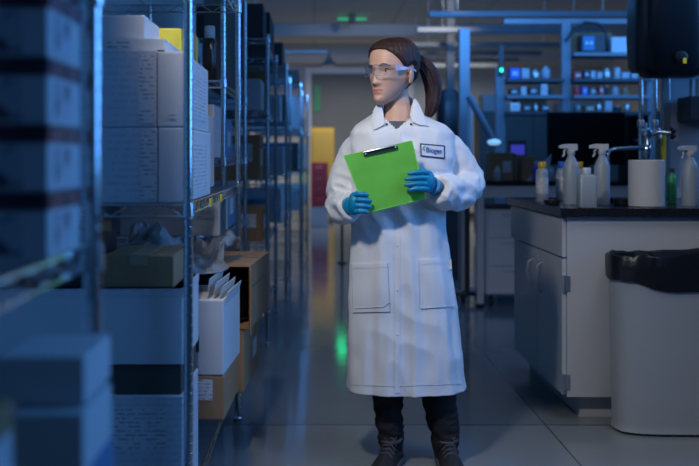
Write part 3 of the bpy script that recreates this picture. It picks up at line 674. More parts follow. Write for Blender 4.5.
# ------------------------------------------------------------------ reagent shelving
SY = 8.5
zsh = [1.54, 1.685, 1.83, 2.06]
t = thing('reagent_shelving', 'pale upright frame carrying dark reagent shelves at the back', 'shelving', (XP(566, SY), SY, 0))
for px_ in (500, 565.5, 650): build('upright', MB().box(XP(px_, SY)-.04, XP(px_, SY)+.04, SY-.03, SY+.03, 0, ZP(19, SY) if px_ != 500 else ZP(68, SY)), M['midpaint'], t, world=True, bevel=.004)
for i, z in enumerate(zsh):
    for (a, b) in ((504, 561), (570, 646)):
        if i == 3 and a == 504: continue
        build('shelf', MB().box(XP(a, SY), XP(b, SY), SY-.14, SY+.135, z-.03, z), M['dark'] if i % 2 == 0 else M['midpaint'], t, world=True, bevel=.002)
build('top_beam', MB().box(XP(504, SY), XP(650, SY), SY-.02, SY+.02, ZP(24, SY), ZP(19, SY)), M['midpaint'], t, world=True)
kinds = [('white', 'white'), ('poly', 'milky'), ('steel', 'grey'), ('dark', 'dark'), ('card', 'tan'), ('white', 'white'), ('poly', 'milky'), ('capblue', 'dark blue'), ('red', 'red'), ('card', 'amber'), ('dark', 'black')]
lev = ['bottom', 'second', 'third', 'top']
nth = ['first', 'second', 'third', 'fourth', 'fifth', 'sixth', 'seventh', 'eighth', 'ninth', 'tenth', 'eleventh', 'twelfth']
for side, (a, b) in (('left', (509, 553)), ('right', (573, 634))):
    for i, z in enumerate(zsh):
        if i == 3: continue
        px_ = a; k = 0
        while px_ < b-4:
            w_ = random.uniform(4.5, 11); r = w_*.45*SY/F; h = random.uniform(.05, .113); kk = random.choice(kinds)
            lab_ = '%s %s about the %s from the left on the %s shelf, %s' % (kk[1], '%s', nth[k], lev[i], 'under the ceiling lights' if side == 'left' else 'near the towel dispenser')
            x = XP(px_+w_/2, SY-.08)
            if random.random() < .55:
                bottle((lab_ % 'bottle').replace(' about', ','), (x, SY-.08, z+.001), r, h, kk[0], random.choice(['white', 'black', 'poly']), name='reagent_bottle', group='bottles on the reagent shelves')
            else:
                carton((lab_ % 'box').replace(' about', ','), x-r, x+r, SY-.12, SY-.01, z+.001, z+h*.9, kk[0], name='supply_box', group='boxes on the reagent shelves', lab=[('front', .2, .8, .3, .7)])
            px_ += w_+random.uniform(.3, 2); k += 1
z = zsh[3]+.001
t = thing('bench_instrument', 'blue and black instrument with a looping cable on the top shelf', 'instrument', (XP(590, SY), SY-.05, z))
build('case', MB().box(-.11, .1, -.08, .08, 0, .16), M['dark'], t, bevel=.008)
build('front_panel', MB().box(-.1, .0, -.088, -.081, .02, .14), M['bluecarton'], t, bevel=.002)
for q in (-.07, -.03): build('dial', MB().tube([(q, -.088, .08), (q, -.1, .08)], .014, 12), M['pale'], t)
build('cable', MB().tube([(-.24, -.03, .1), (-.17, -.03, .2), (-.07, -.03, .27), (.05, -.03, .26), (.12, -.02, .18), (.14, -.02, .02)], .012, 8), M['black'], t, smooth=True)
carton('brown carton behind the instrument on the top shelf', XP(571, SY+.05)+.0, XP(612, SY+.05), SY+.05, SY+.13, z, z+.2, 'card', name='supply_box')
carton('white carton right of the instrument on the top shelf', XP(608, SY), XP(634, SY), SY-.1, SY+.03, z, z+.14, 'white', name='supply_box')
o = thing('sensor_bar', 'thin black upright sensor with a green light above the left shelves', 'sensor', (XP(499.5, SY), SY-.06, ZP(76, SY)))
build('bar', MB().box(-.022, .022, -.03, .028, 0, .27), M['black'], o, bevel=.005)
build('light', MB().box(-.012, .012, -.033, -.03, .03, .06), M['ledgreen'], o)
# back wall cupboards beyond (pale, right side)
t = thing('back_cabinet', 'long pale cabinet row far behind the reagent shelves', 'cabinet', (2.2, 12.6, 0))
build('body', MB().box(0, 2.8, 0, .5, .1, 1.75), M['grey'], t, bevel=.01)
for k in range(4): build('door', MB().box(.02+.69*k, .69+.69*k, -.02, -.001, .13, 1.72), M['grey'], t, bevel=.004)
build('plinth', MB().box(.02, 2.78, .03, .48, 0, .1), M['dark'], t)

# ------------------------------------------------------------------ the woman
def remesh(mb, voxel, smooth=4, fac=.5):
    me = bpy.data.meshes.new('tmp'); bmesh.ops.recalc_face_normals(mb.b, faces=mb.b.faces); mb.b.to_mesh(me); mb.b.free()
    o = bpy.data.objects.new('tmp', me); col.objects.link(o)
    r = o.modifiers.new('r', 'REMESH'); r.mode = 'VOXEL'; r.voxel_size = voxel
    if smooth: s = o.modifiers.new('s', 'SMOOTH'); s.factor = fac; s.iterations = smooth
    dg = bpy.context.evaluated_depsgraph_get(); dg.update()
    m2 = bpy.data.meshes.new_from_object(o.evaluated_get(dg))
    bpy.data.objects.remove(o); out = MB(); out.b.from_mesh(m2); bpy.data.meshes.remove(m2)
    return out
WY = 3.55
root = thing('person', 'woman in a long white lab coat and safety glasses holding a green clipboard', 'person', (XP(412, WY), WY, 0))
def sring(cx, cy, a, b, z, n=48, e=2.4, tilt=0):
    R = []
    for k in range(n):
        t = 2*math.pi*k/n; c, s_ = math.cos(t), math.sin(t)
        R.append(Vector((cx+a*abs(c)**(2/e)*(1 if c > 0 else -1), cy+b*abs(s_)**(2/e)*(1 if s_ > 0 else -1), z+tilt*s_)))
    return R
TL = [(106, 385, 409, .052, 3.575, .02), (112, 376, 417, .066, 3.575, .02), (118, 366, 434, .08, 3.57, .015), (124, 357, 448, .092, 3.565, .01),
      (132, 351, 456, .1, 3.56, 0), (145, 350, 457, .108, 3.555, 0), (160, 351, 456, .112, 3.55, 0), (178, 352, 452, .11, 3.55, 0),
      (197, 352, 448, .106, 3.55, 0), (218, 352, 446, .108, 3.55, 0), (240, 351, 448, .115, 3.55, 0), (270, 350, 453, .125, 3.55, 0),
      (305, 349, 457, .13, 3.55, 0), (350, 348, 462, .135, 3.55, 0), (402, 347, 468, .142, 3.55, 0)]
def torso_rings(shr, sub=None):
    out = []
    for (py, a, b, d_, cy, tl) in (sub or TL):
        out.append(sring(XP((a+b)/2, 3.5), cy, (b-a)/2*3.5/F-shr, d_-shr, ZP(py, 3.5), tilt=tl))
    return out
# right arm (image left) and left arm (image right): (px, py, Y, radius)
armA = [(370, 140, 3.575, .045), (357, 149, 3.58, .056), (347, 170, 3.59, .058), (341.5, 196, 3.575, .056), (342, 207, 3.52, .058), (346, 208, 3.45, .054), (349.5, 206, 3.405, .046)]
armB = [(438, 141, 3.575, .045), (450, 149, 3.58, .056), (461, 165, 3.59, .059), (472, 179.5, 3.59, .046), (462, 191, 3.53, .063), (449, 193, 3.46, .064), (438, 189, 3.405, .052)]
def path(a, k=1.0, n=4, rmin=None):
    pts = [P(x, y, Y) for x, y, Y, r in a]; rs = [r*k for *_, r in a]; op, orr = [], []
    for i in range(len(pts)-1):
        p0, p1, p2, p3 = pts[max(i-1, 0)], pts[i], pts[i+1], pts[min(i+2, len(pts)-1)]
        for j in range(n):
            t = j/n; op.append(.5*((2*p1)+(p2-p0)*t+(2*p0-5*p1+4*p2-p3)*t*t+(3*p1-p0-3*p2+p3)*t**3)); orr.append(rs[i]*(1-t)+rs[i+1]*t)
    op.append(pts[-1]); orr.append(rs[-1]); return op, orr
ct = MB(); ct.loft(torso_rings(0))
for a in (armA, armB):
    p_, r_ = path(a); ct.tube(p_, r_, 28)
ct = remesh(ct, .0062, 8, .6)
bmesh.ops.bisect_plane(ct.b, geom=list(ct.b.verts)+list(ct.b.edges)+list(ct.b.faces), plane_co=(0, 0, ZP(390.8, 3.5)), plane_no=(0, 0, 1), clear_inner=True)
ct.b.normal_update()
zsk = ZP(215, 3.5)
for v in ct.b.verts:
    p = v.co; nz = v.normal; px = VX+F*p.x/p.y; py = VY+F*(H-p.z)/p.y
    d_ = 0
    ss = lambda t: max(0, min(1, t))**2*(3-2*max(0, min(1, t)))
    aw = max(ss((abs(px-404)-46)/9), ss((3.45-p.y)/.03)) * (1-ss((py-214)/12))
    q = Vector((p.x*13+p.y*6, p.y*10, p.z*21+p.x*8))
    da = (.010*(1-abs(noise.noise(q))*2.6)-.003)*max(.12, ss((py-148)/45))+.0025*noise.noise(p*40)
    db = .003*noise.noise(Vector((p.x*22, p.y*10, p.z*12)))
    k = ss((py-150)/170); a_ = math.atan2(p.y-3.55, p.x-XP(404, 3.5))
    db += k*(.006*math.sin(a_*9+p.z*3)+.006*noise.noise(Vector((a_*6, 3, p.z*1.3)))+.0035*(1-2.4*abs(noise.noise(Vector((p.x*10+p.z*5, 7, p.z*5-p.x*6))))))
    db += .0065*(1-abs(noise.noise(Vector((p.x*9, 1, p.z*11+p.x*9))))*3)*ss((py-122)/25)*(1-ss((py-215)/40))
    d_ = aw*da+(1-aw)*db
    v.co = p+nz*d_
# neck opening
def inpoly(x, y, poly):
    c = False; j = len(poly)-1
    for i in range(len(poly)):
        xi, yi = poly[i]; xj, yj = poly[j]
        if (yi > y) != (yj > y) and x < (xj-xi)*(y-yi)/(yj-yi)+xi: c = not c
        j = i
    return c
VO = [(380, 96), (383, 116), (396.5, 129.5), (411, 117), (413, 96)]
kill = []
for f in ct.b.faces:
    c = f.calc_center_median(); px = VX+F*c.x/c.y; py = VY+F*(H-c.z)/c.y
    if (c.y < 3.57 and inpoly(px, py, VO)) or (c.z > ZP(107, 3.575)): kill.append(f)
bmesh.ops.delete(ct.b, geom=kill, context='FACES')
bvh = BVHTree.FromBMesh(ct.b)
coat = build('lab_coat', ct, M['coat'], root, world=True, smooth=True)
so = coat.modifiers.new('s', 'SOLIDIFY'); so.thickness = .0035; so.offset = -1
CO = Vector((0, 0, H))
def hit(px, py, off=.003, fb=3.5):
    dr = (P(px, py, 1)-CO).normalized(); h = bvh.ray_cast(CO, dr)
    if h[0] is None or h[0].y > 3.62: return P(px, py, fb-off)
    return h[0]-dr*off
def patch(quad, off, th, nx=12, ny=14):
    """cloth patch following the coat over a quad (tl, tr, br, bl)"""
    m = MB(); g = []
    for th_ in (off+th, off):
        rows = []
        for j in range(ny+1):
            v = j/ny; row = []
            for i in range(nx+1):
                u = i/nx
                x = (quad[0][0]*(1-u)+quad[1][0]*u)*(1-v)+(quad[3][0]*(1-u)+quad[2][0]*u)*v
                y = (quad[0][1]*(1-u)+quad[1][1]*u)*(1-v)+(quad[3][1]*(1-u)+quad[2][1]*u)*v
                row.append(m.b.verts.new(hit(x, y, th_)))
            rows.append(row)
        g.append(rows)
    A, B = g
    for j in range(ny):
        for i in range(nx):
            m._f([A[j][i], A[j+1][i], A[j+1][i+1], A[j][i+1]]); m._f([B[j][i], B[j][i+1], B[j+1][i+1], B[j+1][i]])
    for i in range(nx): m._f([A[0][i], A[0][i+1], B[0][i+1], B[0][i]]); m._f([A[ny][i+1], A[ny][i], B[ny][i], B[ny][i+1]])
    for j in range(ny): m._f([A[j+1][0], A[j][0], B[j][0], B[j+1][0]]); m._f([A[j][nx], A[j+1][nx], B[j+1][nx], B[j][nx]])
    return m
def line(pts, r=.0011, off=.001, step=2.5, m=None):
    m = m or MB(); out = []
    for (a, b) in zip(pts, pts[1:]):
        n = max(1, int(math.hypot(b[0]-a[0], b[1]-a[1])/step))
        for i in range(n): out.append(hit(a[0]+(b[0]-a[0])*i/n, a[1]+(b[1]-a[1])*i/n, off))
    out.append(hit(*pts[-1], off)); m.tube(out, r, 6); return m
for q in (((351.5, 264), (387.5, 263), (390, 311.5), (353, 312.5)), ((419.5, 260), (451, 258.5), (454.5, 306), (420.5, 308.5))):
    pk = build('pocket', patch(q, .0, .0035, 14, 18), M['coat'], coat, world=True, smooth=True)
    build('stitching', line([q[0], q[3], q[2], q[1]], .0009, .0038), M['stitch'] if q[0][0] < 400 else M['coat'], pk, world=True)
    build('hem', patch(((q[0][0]+.3, q[0][1]), (q[1][0]-.3, q[1][1]), (q[1][0]-.1, q[1][1]+4.5), (q[0][0]+.5, q[0][1]+4.5)), .0034, .0014, 14, 3), M['coat'], pk, world=True, smooth=True)
build('pocket_fold', line([(355, 308.5), (384, 307), (390, 302)], .0016, .004), M['stitch'], coat, world=True)
build('placket', patch(((395, 130), (400.5, 129.5), (400, 393), (395, 393.5)), .0, .0028, 3, 60), M['coat'], coat, world=True, smooth=True)
for py in (168, 215, 246, 290, 335):
    c = hit(397.6, py, .003); build('snap', MB().ell(c, (.0048, .002, .0048), n=12), M['pale'], coat, world=True, smooth=True)
build('hem_stitching', line([(350, 385), (395, 386.5), (462, 384)], .0009, .0006), M['stitch'], coat, world=True)
# collar
def flap(pts, offs, th=.004):
    m = MB(); A = [m.b.verts.new(hit(x, y, o_+th, 3.53)) for (x, y), o_ in zip(pts, offs)]; B = [m.b.verts.new(hit(x, y, o_, 3.53)) for (x, y), o_ in zip(pts, offs)]; n = len(A)
    m._f(A); m._f(B[::-1])
    for i in range(n): m._f([A[i], A[(i+1) % n], B[(i+1) % n], B[i]])
    return m
build('collar', flap([(377, 103.5), (381.5, 104), (383.5, 114), (384.8, 124), (379, 127.5), (373.5, 130), (371, 121), (373, 111)], [.004, .004, .012, .012, .008, .004, .006, .006]), M['coat'], coat, world=True, bevel=.0012, smooth=True)
build('collar', flap([(415, 98), (419, 104), (423, 113), (429, 126), (420, 125), (412, 121.5), (409.5, 115), (411.5, 106)], [.004, .004, .006, .004, .008, .012, .012, .006]), M['coat'], coat, world=True, bevel=.0012, smooth=True)
cm = MB(); rr_ = []
ncx, ncy = XP(397.5, 3.575), 3.578
for (a, z, tl) in ((.064, ZP(111, 3.575), .022), (.062, ZP(104, 3.575), .026), (.060, ZP(100.5, 3.575), .028), (.066, ZP(101, 3.575), .028), (.071, ZP(108, 3.575), .022)):
    rr_.append(sring(ncx, ncy, a, a, z, 48, 2, tl))
vr = [[cm.b.verts.new(p) for p in r] for r in rr_]
for a, b in zip(vr, vr[1:]):
    for i in range(48):
        t_ = 2*math.pi*(i+.5)/48; front = math.sin(t_) < -.55
        if not front: cm._f([a[i], a[(i+1) % 48], b[(i+1) % 48], b[i]])
o = build('collar_stand', cm, M['coat'], coat, world=True, smooth=True); s_ = o.modifiers.new('s', 'SOLIDIFY'); s_.thickness = .003
for q in ((386.5, 124), (411, 124)):
    c = hit(q[0], q[1], .012, 3.5); build('snap', MB().ell(c, (.0045, .002, .0045), n=12), M['dark'], coat, world=True, smooth=True)
# badge
BQ = ((420, 143.2), (445, 145.4), (445, 159), (420.6, 156.3))
bd = build('name_patch', patch(BQ, .001, .0025, 16, 8), M['navy'], coat, world=True, smooth=True)
def bq(u, v):
    t = [BQ[0][i]*(1-u)+BQ[1][i]*u for i in (0, 1)]; b = [BQ[3][i]*(1-u)+BQ[2][i]*u for i in (0, 1)]
    return (b[0]*(1-v)+t[0]*v, b[1]*(1-v)+t[1]*v)
build('patch_face', patch((bq(.05, .9), bq(.95, .9), bq(.95, .1), bq(.05, .1)), .0034, .001, 16, 8), M['patch'], bd, world=True, smooth=True)
cu = bpy.data.curves.new('t', 'FONT'); cu.body = 'Biogen'; cu.extrude = .02; cu.offset = .012
to = bpy.data.objects.new('t', cu); col.objects.link(to)
bpy.context.view_layer.update()
tme = bpy.data.meshes.new_from_object(to.evaluated_get(bpy.context.evaluated_depsgraph_get())); bpy.data.objects.remove(to)
tb = MB(); tb.b.from_mesh(tme); xs = [v.co.x for v in tb.b.verts]; ys = [v.co.y for v in tb.b.verts]
for v in tb.b.verts:
    u = .25+.64*(v.co.x-min(xs))/(max(xs)-min(xs)); w_ = .24+.5*(v.co.y-min(ys))/(max(ys)-min(ys)); px, py = bq(u, w_)
    v.co = hit(px, py, .006+(.0008 if v.co.z > 0 else 0))
build('lettering', tb, M['logoblue'], bd, world=True)
mk = MB()
for (u, v, a) in ((.13, .66, .0036), (.18, .76, .003), (.17, .5, .0032), (.1, .52, .0026)): mk.ell(hit(*bq(u, v), .0048), (a, .001, a), n=10)
build('logo_mark', mk, M['logogreen'], bd, world=True)

# ---- head
HS = 1.06; HYAW = math.radians(-44)
HO = Vector((XP(393.0, 3.54), 3.555, ZP(103.2, 3.50))); HR = Matrix.Rotation(HYAW, 3, 'Z') @ Matrix.Rotation(math.radians(1), 3, 'X')
def hw(p): return HO+HR @ (Vector(p)*HS)
prof = [(-.006, .003, -.066, -.056), (.0, .014, -.079, -.045), (.008, .023, -.087, -.026), (.02, .031, -.0895, -.006), (.035, .0405, -.087, .014), (.05, .049, -.086, .034), (.07, .0575, -.0865, .056),
        (.09, .066, -.087, .074), (.11, .069, -.087, .083), (.13, .0715, -.0885, .09), (.15, .073, -.089, .093), (.17, .072, -.086, .092), (.19, .067, -.077, .084), (.207, .055, -.059, .068), (.219, .036, -.035, .044), (.225, .012, -.008, .016)]
def hprof(z):
    if z <= prof[0][0]: return prof[0][1:]
    for a, b in zip(prof, prof[1:]):
        if z <= b[0]:
            t = (z-a[0])/(b[0]-a[0]); return tuple(a[i]*(1-t)+b[i]*t for i in (1, 2, 3))
    return prof[-1][1:]
def g(x, c, s_): return math.exp(-((x-c)/s_)**2)
def hpt(phi, z, off=0):
    """phi 0 = straight ahead, positive toward the person's left (image right)"""
    w_, f, b = hprof(z); e = 2.25; c = math.cos(phi); s_ = math.sin(phi)
    yc = (f+b)/2+.012; L = (yc-f) if c > 0 else (b-yc)
    x = (w_+off)*abs(s_)**(2/e)*(1 if s_ > 0 else -1); y = yc-(L+off)*abs(c)**(2/e)*(1 if c > 0 else -1)
    return Vector((x, y, z))
def hface(phi, z):
    p = hpt(phi, z); x = p.x; d_ = 0
    if math.cos(phi) > 0:
        if z > .0675: A = .021-(z-.066)/.054*.0165 if z < .12 else .0045*g(z, .12, .012)
        else: A = .0208*g(z, .0695, .0065)
        wd = .0125 if z < .085 else .0125-.004*min(1, (z-.085)/.03)
        d_ += A*g(x, 0, wd)
        d_ += .006*g(abs(x), .014, .006)*g(z, .073, .008)                    # nostrils
        d_ -= .0105*g(abs(x), .031, .015)*g(z, .113, .0125)                  # sockets
        d_ += .0035*g(abs(x), .03, .02)*g(z, .133, .008)                     # brow
        d_ += .004*g(abs(x), .043, .016)*g(z, .088, .016)                    # cheeks
        d_ += .0036*g(x, 0, .017)*g(z, .0485, .0042)+.0042*g(x, 0, .015)*g(z, .0385, .0045)-.003*g(x, 0, .022)*g(z, .0437, .0018)
        d_ -= .003*g(x, 0, .02)*g(z, .028, .005); d_ += .005*g(x, 0, .016)*g(z, .012, .009)
    p.y -= d_; return p
hb = MB(); NZ, NP = 110, 120; rings = []
for j in range(NZ+1):
    z = -.006+.231*j/NZ; rings.append([hw(hface(2*math.pi*(k+.25)/NP, z)) for k in range(NP)])
hb.loft(rings)
# ears
for sd in (1, -1):
    hb.ell(hw((sd*.0765, .012, .098)), (.007*HS, .017*HS, .03*HS), HR @ Matrix.Rotation(sd*math.radians(22), 3, 'Z') @ Matrix.Rotation(math.radians(-10), 3, 'X'))
    hb.ell(hw((sd*.074, .008, .078)), (.005*HS, .009*HS, .011*HS), HR)
# neck, chest, arms, pelvis, legs
p_, r_ = path([(394.5, 86, 3.585, .048), (395.5, 98, 3.583, .05), (397, 108, 3.58, .052), (398, 118, 3.575, .064), (398, 128, 3.57, .075)]); hb.tube(p_, r_, 32)
hb.loft(torso_rings(.017, [(112, 378, 416, .062, 3.575, .02)]+TL[2:12]))
for a, wr in ((armA, (350, 205.5, 3.39, .03)), (armB, (434.5, 186.5, 3.385, .03))):
    p_, r_ = path(a[:-1]+[wr], .62); hb.tube(p_, [min(x, .036) for x in r_], 20)
legA = [(383, 262, 3.56, .085), (386, 310, 3.555, .07), (388, 350, 3.55, .055), (388, 395, 3.545, .053), (390, 425, 3.53, .045), (391.5, 451, 3.51, .035), (391.5, 456, 3.505, .032)]
legB = [(420, 262, 3.56, .085), (428, 310, 3.555, .07), (434, 350, 3.55, .055), (438.5, 395, 3.545, .06), (443.5, 425, 3.53, .05), (446.5, 451, 3.51, .038), (446.5, 456, 3.505, .034)]
for l in (legA, legB):
    p_, r_ = path(l, .82); hb.tube(p_, r_, 20)
bodyb = remesh(hb, .0031, 1, .4)
lipc = []
HRi = HR.inverted()
for f in bodyb.b.faces:
    q = HRi @ (f.calc_center_median()-HO)/HS
    if q.y < -.078 and abs(q.x) < .0225 and abs(q.z-.0435) < .0082*math.sqrt(max(0, 1-(q.x/.0225)**2)): f.material_index = 1
    if HRi[0][0] and q.z < -.034 and f.calc_center_median().y < 3.56 and f.calc_center_median().z < ZP(121, 3.5): f.material_index = 2
body = build('body', bodyb, [M['skin'], M['lip'], M['top']], root, world=True, smooth=True)
# eyes, brows, lashes
for sd in (1, -1):
    ec = hface(math.asin(min(1, .031/.068))*sd*.93, .113); ec = Vector((sd*.031, ec.y+.0075, .113))
    ey = build('eye', MB().ell(hw(ec), (.0122*HS,)*3, n=20), M['eye'], body, world=True, smooth=True)
    look = Vector((-.12, -1, .0)).normalized()
    build('iris', MB().ell(hw(ec+look*.0082), (.0064*HS, .0045*HS, .0064*HS), HR), M['iris'], ey, world=True, smooth=True)
    lid = MB(); lid.tube([hw((sd*x, hface(0, .12).y*0+ec.y-.0108+.35*abs(x-.031)*.8, z)) for x, z in ((.019, .1135), (.025, .1175), (.031, .119), (.037, .1175), (.043, .114))], [.0012, .0024, .0028, .0024, .0012], 6)
    build('lashes', lid, M['iris'], ey, world=True, smooth=True)
    br = []
    for x, z in ((.014, .129), (.022, .1325), (.031, .1345), (.04, .133), (.048, .128)):
        lo, hi = 0, 1.3
        for _ in range(24):
            md = (lo+hi)/2
            if hface(md, z).x < x: lo = md
            else: hi = md
        q = hface(lo, z); q.x *= sd; br.append(hw(q+Vector((sd*.0006, -.0012, 0))))
    build('eyebrow', MB().tube(br, [.0014, .003, .003, .0024, .001], 6), M['iris'], body, world=True, smooth=True)
# hair cap
def hairline(ph):
    a = abs(math.degrees(ph)); K = [(0, .187), (25, .183), (45, .168), (60, .150), (72, .128), (80, .112), (86, .126), (96, .135), (106, .13), (114, .085), (140, .045), (180, .035)]
    for p0, p1 in zip(K, K[1:]):
        if a <= p1[0]: t = (a-p0[0])/(p1[0]-p0[0]); return p0[1]*(1-t)+p1[1]*t
    return K[-1][1]
hm = MB(); g_ = []; NP2, NT = 150, 44
for k in range(NP2):
    ph = -math.pi+2*math.pi*k/NP2; z0 = hairline(ph); c_ = []
    for j in range(NT+1):
        t = j/NT; z = z0+(.2249-z0)*(1-(1-t)**1.5)
        back = max(0, -math.cos(ph))
        off = (.0075+.006*back)*min(1, t*7)**.6-.003*(t == 0)
        q = hpt(ph, z, off); q.z += max(0, off)*.95*max(0, (z-.16)/.065)
        st = .0011*math.sin(ph*26+t*7)+.0009*math.sin(ph*61+z*50); q += Vector((math.sin(ph), -math.cos(ph), .3))*st*min(1, t*5)
        c_.append(hm.b.verts.new(hw(q)))
    g_.append(c_)
top = hm.b.verts.new(hw((0, .004, .2345)))
for k in range(NP2):
    a, b = g_[k], g_[(k+1) % NP2]
    for j in range(NT): hm._f([a[j], b[j], b[j+1], a[j+1]])
    hm._f([a[NT], b[NT], top])
hair = build('hair', hm, M['hair'], body, world=True, smooth=True)
s_ = hair.modifiers.new('s', 'SOLIDIFY'); s_.thickness = .004; s_.offset = -1
# ponytail
pt = MB(); base = hw((.0, .098, .165))
ctl = [base, base+Vector((.018, .0, .002)), P(424, 65, 3.63), P(430, 76, 3.64), P(433, 90, 3.645), P(432, 104, 3.64), P(428, 116, 3.635)]
rad = [.02, .019, .027, .032, .031, .026, .014]
cp_, cr_ = [], []
for i in range(len(ctl)-1):
    p0, p1, p2, p3 = ctl[max(i-1, 0)], ctl[i], ctl[i+1], ctl[min(i+2, len(ctl)-1)]
    for j in range(6):
        t = j/6; cp_.append(.5*((2*p1)+(p2-p0)*t+(2*p0-5*p1+4*p2-p3)*t*t+(3*p1-p0-3*p2+p3)*t**3)); cr_.append(rad[i]*(1-t)+rad[i+1]*t)
cp_.append(ctl[-1]); cr_.append(rad[-1])
rings = []; u = Vector((1, 0, 0))
for i, p in enumerate(cp_):
    t = (cp_[min(i+1, len(cp_)-1)]-cp_[max(i-1, 0)]).normalized(); u = (u-t*u.dot(t)).normalized(); v = t.cross(u)
    rings.append([p+(u*math.cos(a)+v*math.sin(a)*.8)*cr_[i]*(1+.09*math.sin(a*7+i*.12)+.05*math.sin(a*17+i*.3)) for a in [2*math.pi*k/72 for k in range(72)]])
pt.loft(rings); build('ponytail', pt, M['hair'], hair, world=True, smooth=True)
build('hair_tie', MB().tube([base+Vector((.006, 0, 0)), base+Vector((.015, 0, .001))], .0225, 20), M['dark'], hair, world=True, smooth=True)
# safety glasses
gl = bpy.data.objects.new('safety_glasses', None); gl.empty_display_size = .02; col.objects.link(gl); gl.parent = root; gl.location = (0, 0, 0)
lm = MB(); gr = []
def gp(ph, z): 
    q = Vector((.0755*math.sin(ph), -.024-.083*math.cos(ph)-.004, z)); return q
for i in range(41):
    ph = math.radians(-64+128*i/40); nose = math.exp(-(ph/.14)**2); row = []
    zl = .092+.021*nose+.004*abs(ph); zh = .131-.002*abs(ph)
    for j in range(9): row.append(lm.b.verts.new(hw(gp(ph, zl+(zh-zl)*j/8))))
    gr.append(row)
for i in range(40):
    for j in range(8): lm._f([gr[i][j], gr[i+1][j], gr[i+1][j+1], gr[i][j+1]])
ln = build('lens', lm, M['lens'], gl, world=True, smooth=True); s_ = ln.modifiers.new('s', 'SOLIDIFY'); s_.thickness = .002
M['rim'] = mat('clear plastic rim', (.45, .52, .65), .15, 0, .02, 10, trans=.5)
M['temple'] = mat('pale blue temple', (.45, .5, .75), .2)
fr = MB(); fr.tube([hw(gp(math.radians(-64+8*i), .132-.002*abs(math.radians(-64+8*i)))) for i in range(17)], .0011, 8)
fr.tube([hw(gp(math.radians(-64+4*i), .092+.021*math.exp(-(math.radians(-64+4*i)/.14)**2)+.004*abs(math.radians(-64+4*i)))) for i in range(33)], .001, 8)
build('rim', fr, M['rim'], gl, world=True, smooth=True)
for sd in (1, -1):
    e0 = gp(sd*math.radians(64), .12)
    build('temple', MB().loft([[hw(Vector(c)+Vector((sd*dx, 0, dz))) for dx, dz in ((0, -hh), (.0028, -hh), (.0028, hh), (0, hh))] for c, hh in
          ((e0, .011), (e0+Vector((sd*.002, .02, .0)), .008), ((sd*.078, -.02, .12), .0045), ((sd*.0785, .01, .122), .003), ((sd*.077, .035, .112), .003))]), M['temple'], gl, world=True, bevel=.0008)

# ---- trousers and shoes
tr = MB()
for l in (legA, legB):
    p_, r_ = path([(a, b, c, d_+.004) for a, b, c, d_ in l[1:-1]]+[(l[-1][0], 452, l[-1][2], .043)]); tr.tube(p_, r_, 28)
tr.ell(P(405, 300, 3.56), (.13, .1, .12))
tr = remesh(tr, .006, 4, .5); tr.b.normal_update()
for v in tr.b.verts:
    p = v.co; k = 1 if p.z < .2 else .5; v.co = p+v.normal*(.006*k*(1-2.5*abs(noise.noise(Vector((p.x*10, p.y*10, p.z*34))))))
build('trousers', tr, M['trouser'], root, world=True, smooth=True)
def shoe(px, ang):
    c = P(px, 452, 3.505); c.z = 0; R = Matrix.Rotation(ang, 3, 'Z')
    st = [(-.075, .016, .035), (-.068, .028, .066), (-.045, .035, .082), (-.01, .038, .098), (.03, .039, .092), (.06, .041, .078), (.095, .044, .062), (.13, .044, .05), (.16, .037, .042), (.178, .022, .034), (.184, .008, .026)]
    def pt_(x, t, z): return c+R @ Vector((x, -t, z))
    up = MB(); n = 28
    up.loft([[pt_(w_*math.cos(2*math.pi*k/n)*(1 if math.sin(2*math.pi*k/n) < .0 else (1-.35*max(0, math.sin(2*math.pi*k/n))**2)), t, .02+(max(-.3, math.sin(2*math.pi*k/n)))*(h-.02)) for k in range(n)] for t, w_, h in st])
    s = build('shoe', up, M['shoe'], root, world=True, smooth=True)
    so_ = MB(); out = [(t, w_+.004) for t, w_, h in st]
    pl = [pt_(w_, t, .002) for t, w_ in out]+[pt_(-w_, t, .002) for t, w_ in reversed(out)]
    so_.prism(pl, (0, 0, .022)); build('sole', so_, M['sole'], s, world=True, bevel=.004)
    for t in (.03, .048, .066, .084):
        h = .0985-(t-.02)*.52; build('lace', MB().tube([pt_(-.026, t, h-.016), pt_(-.012, t+.004, h-.0), pt_(.012, t-.004, h+.001), pt_(.026, t, h-.016)], .0032, 8), M['lace'], s, world=True, smooth=True)
    build('collar', MB().tube([pt_(.036*math.cos(a), .0+.036*-math.sin(a), .094+.006*math.sin(a)) for a in [2*math.pi*k/20 for k in range(21)]], .006, 8), M['lace'], s, world=True, smooth=True)
    build('bow', MB().tube([pt_(-.02, .03, .1), pt_(-.005, .02, .103), pt_(.012, .03, .106), pt_(.024, .035, .095)], .003, 6).tube([pt_(.0, .025, .104), pt_(.02, .015, .11), pt_(.028, .03, .104), pt_(.004, .03, .104)], .0028, 6), M['lace'], s, world=True, smooth=True)
shoe(391.5, math.radians(-20)); shoe(447, math.radians(2))

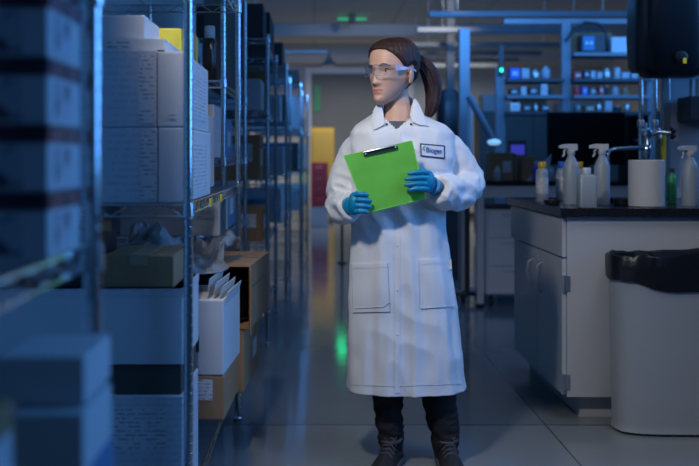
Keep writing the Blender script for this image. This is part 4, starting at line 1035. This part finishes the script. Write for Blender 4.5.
# ---- gloves
def glove(wr, palm, pr, fingers, thumb, R=None):
    m = MB(); m.tube([P(*wr[0]), P(*wr[1])], [.03, .031], 20); m.ell(P(*palm), pr, R)
    for f in fingers: m.tube([P(*q) for q in f], [.0098, .0092, .0086, .0072, .0045], 12)
    m.tube([P(*q) for q in thumb], [.013, .011, .0095, .006], 12)
    m = remesh(m, .0022, 2, .5)
    return build('glove', m, M['glove'], root, world=True, smooth=True)
ys = [(194.5, 368.5), (200.3, 371.8), (206.2, 372), (211.6, 369)]
glove(((347.5, 206, 3.43), (351.5, 205, 3.385)), (354, 203.5, 3.375), (.021, .026, .042),
      [[(355, y, 3.362), (359.5, y-.3, 3.349), (364.5, y-.2, 3.3475), (tx-1.2, y+.6, 3.349), (tx, y+.9, 3.351)] for y, tx in ys],
      [(353, 196, 3.385), (359, 193, 3.384), (366, 192, 3.382), (371, 192, 3.380)])
ys = [(172.8, 407.5), (178.4, 404.4), (184.2, 404.2), (189.2, 408)]
glove(((437, 188.5, 3.43), (432, 185, 3.38)), (428, 181.5, 3.366), (.026, .024, .041),
      [[(428, y, 3.355), (423, y-.6, 3.343), (416, y-.4, 3.342), (tx+1.6, y+.8, 3.3435), (tx, y+1.2, 3.346)] for y, tx in ys],
      [(428, 175, 3.378), (423, 171, 3.377), (416, 169, 3.374), (411, 168, 3.371)])

# ---- clipboard (held: a thing of its own)
tlc, trc, brc, blc = P(344, 155.5, 3.352), P(411.8, 140.5, 3.352), P(425.3, 198.5, 3.372), P(366.5, 213, 3.372)
cb = thing('clipboard', 'translucent green clipboard held in both gloved hands', 'clipboard', tuple(blc))
nrm = (trc-tlc).cross(blc-tlc).normalized(); nrm = nrm if nrm.y < 0 else -nrm
q = [tlc, trc, brc, blc]; cen = sum(q, Vector())/4
build('board', MB().prism([p for p in q], -nrm*.003), M['clipboard'], cb, world=True, bevel=.0009)
ux = (trc-tlc).normalized(); vy_ = (tlc-blc).normalized()
ed = MB()
for a, b in ((blc, brc), (brc, trc), (tlc, blc)): ed.tube([a-nrm*.0015, b-nrm*.0015], .0024, 6)
build('edge', ed, M['gedge'], cb, world=True)
L = (trc-tlc).length
c0 = tlc+ux*L*.27-vy_*.006+nrm*.003; c1 = tlc+ux*L*.77-vy_*.006+nrm*.003
def slab(a, b, hgt, th): return MB().prism([a-vy_*hgt, b-vy_*hgt, b, a], nrm*th)
cl = build('clip', slab(c0, c1, .012, .003), M['dark'], cb, world=True, bevel=.001)
build('clip_lever', MB().tube([c0+nrm*.003, c0+vy_*.003+nrm*.006+ux*.01, c1+vy_*.003+nrm*.006-ux*.01, c1+nrm*.003], .0028, 8), M['steel'], cl, world=True, smooth=True)
pq = [blc.lerp(tlc, .04)+ux*.006, brc.lerp(trc, .04)-ux*.012, brc.lerp(trc, .92)-ux*.012, blc.lerp(tlc, .92)+ux*.006]
build('paper', MB().prism([p-nrm*.0035 for p in pq], -nrm*.001), M['paper'], cb, world=True)
for f_ in (.3, .74): build('rivet', MB().ell(tlc+ux*L*f_-vy_*.011+nrm*.0065, (.004, .004, .004), n=10), M['steel'], cl, world=True, smooth=True)
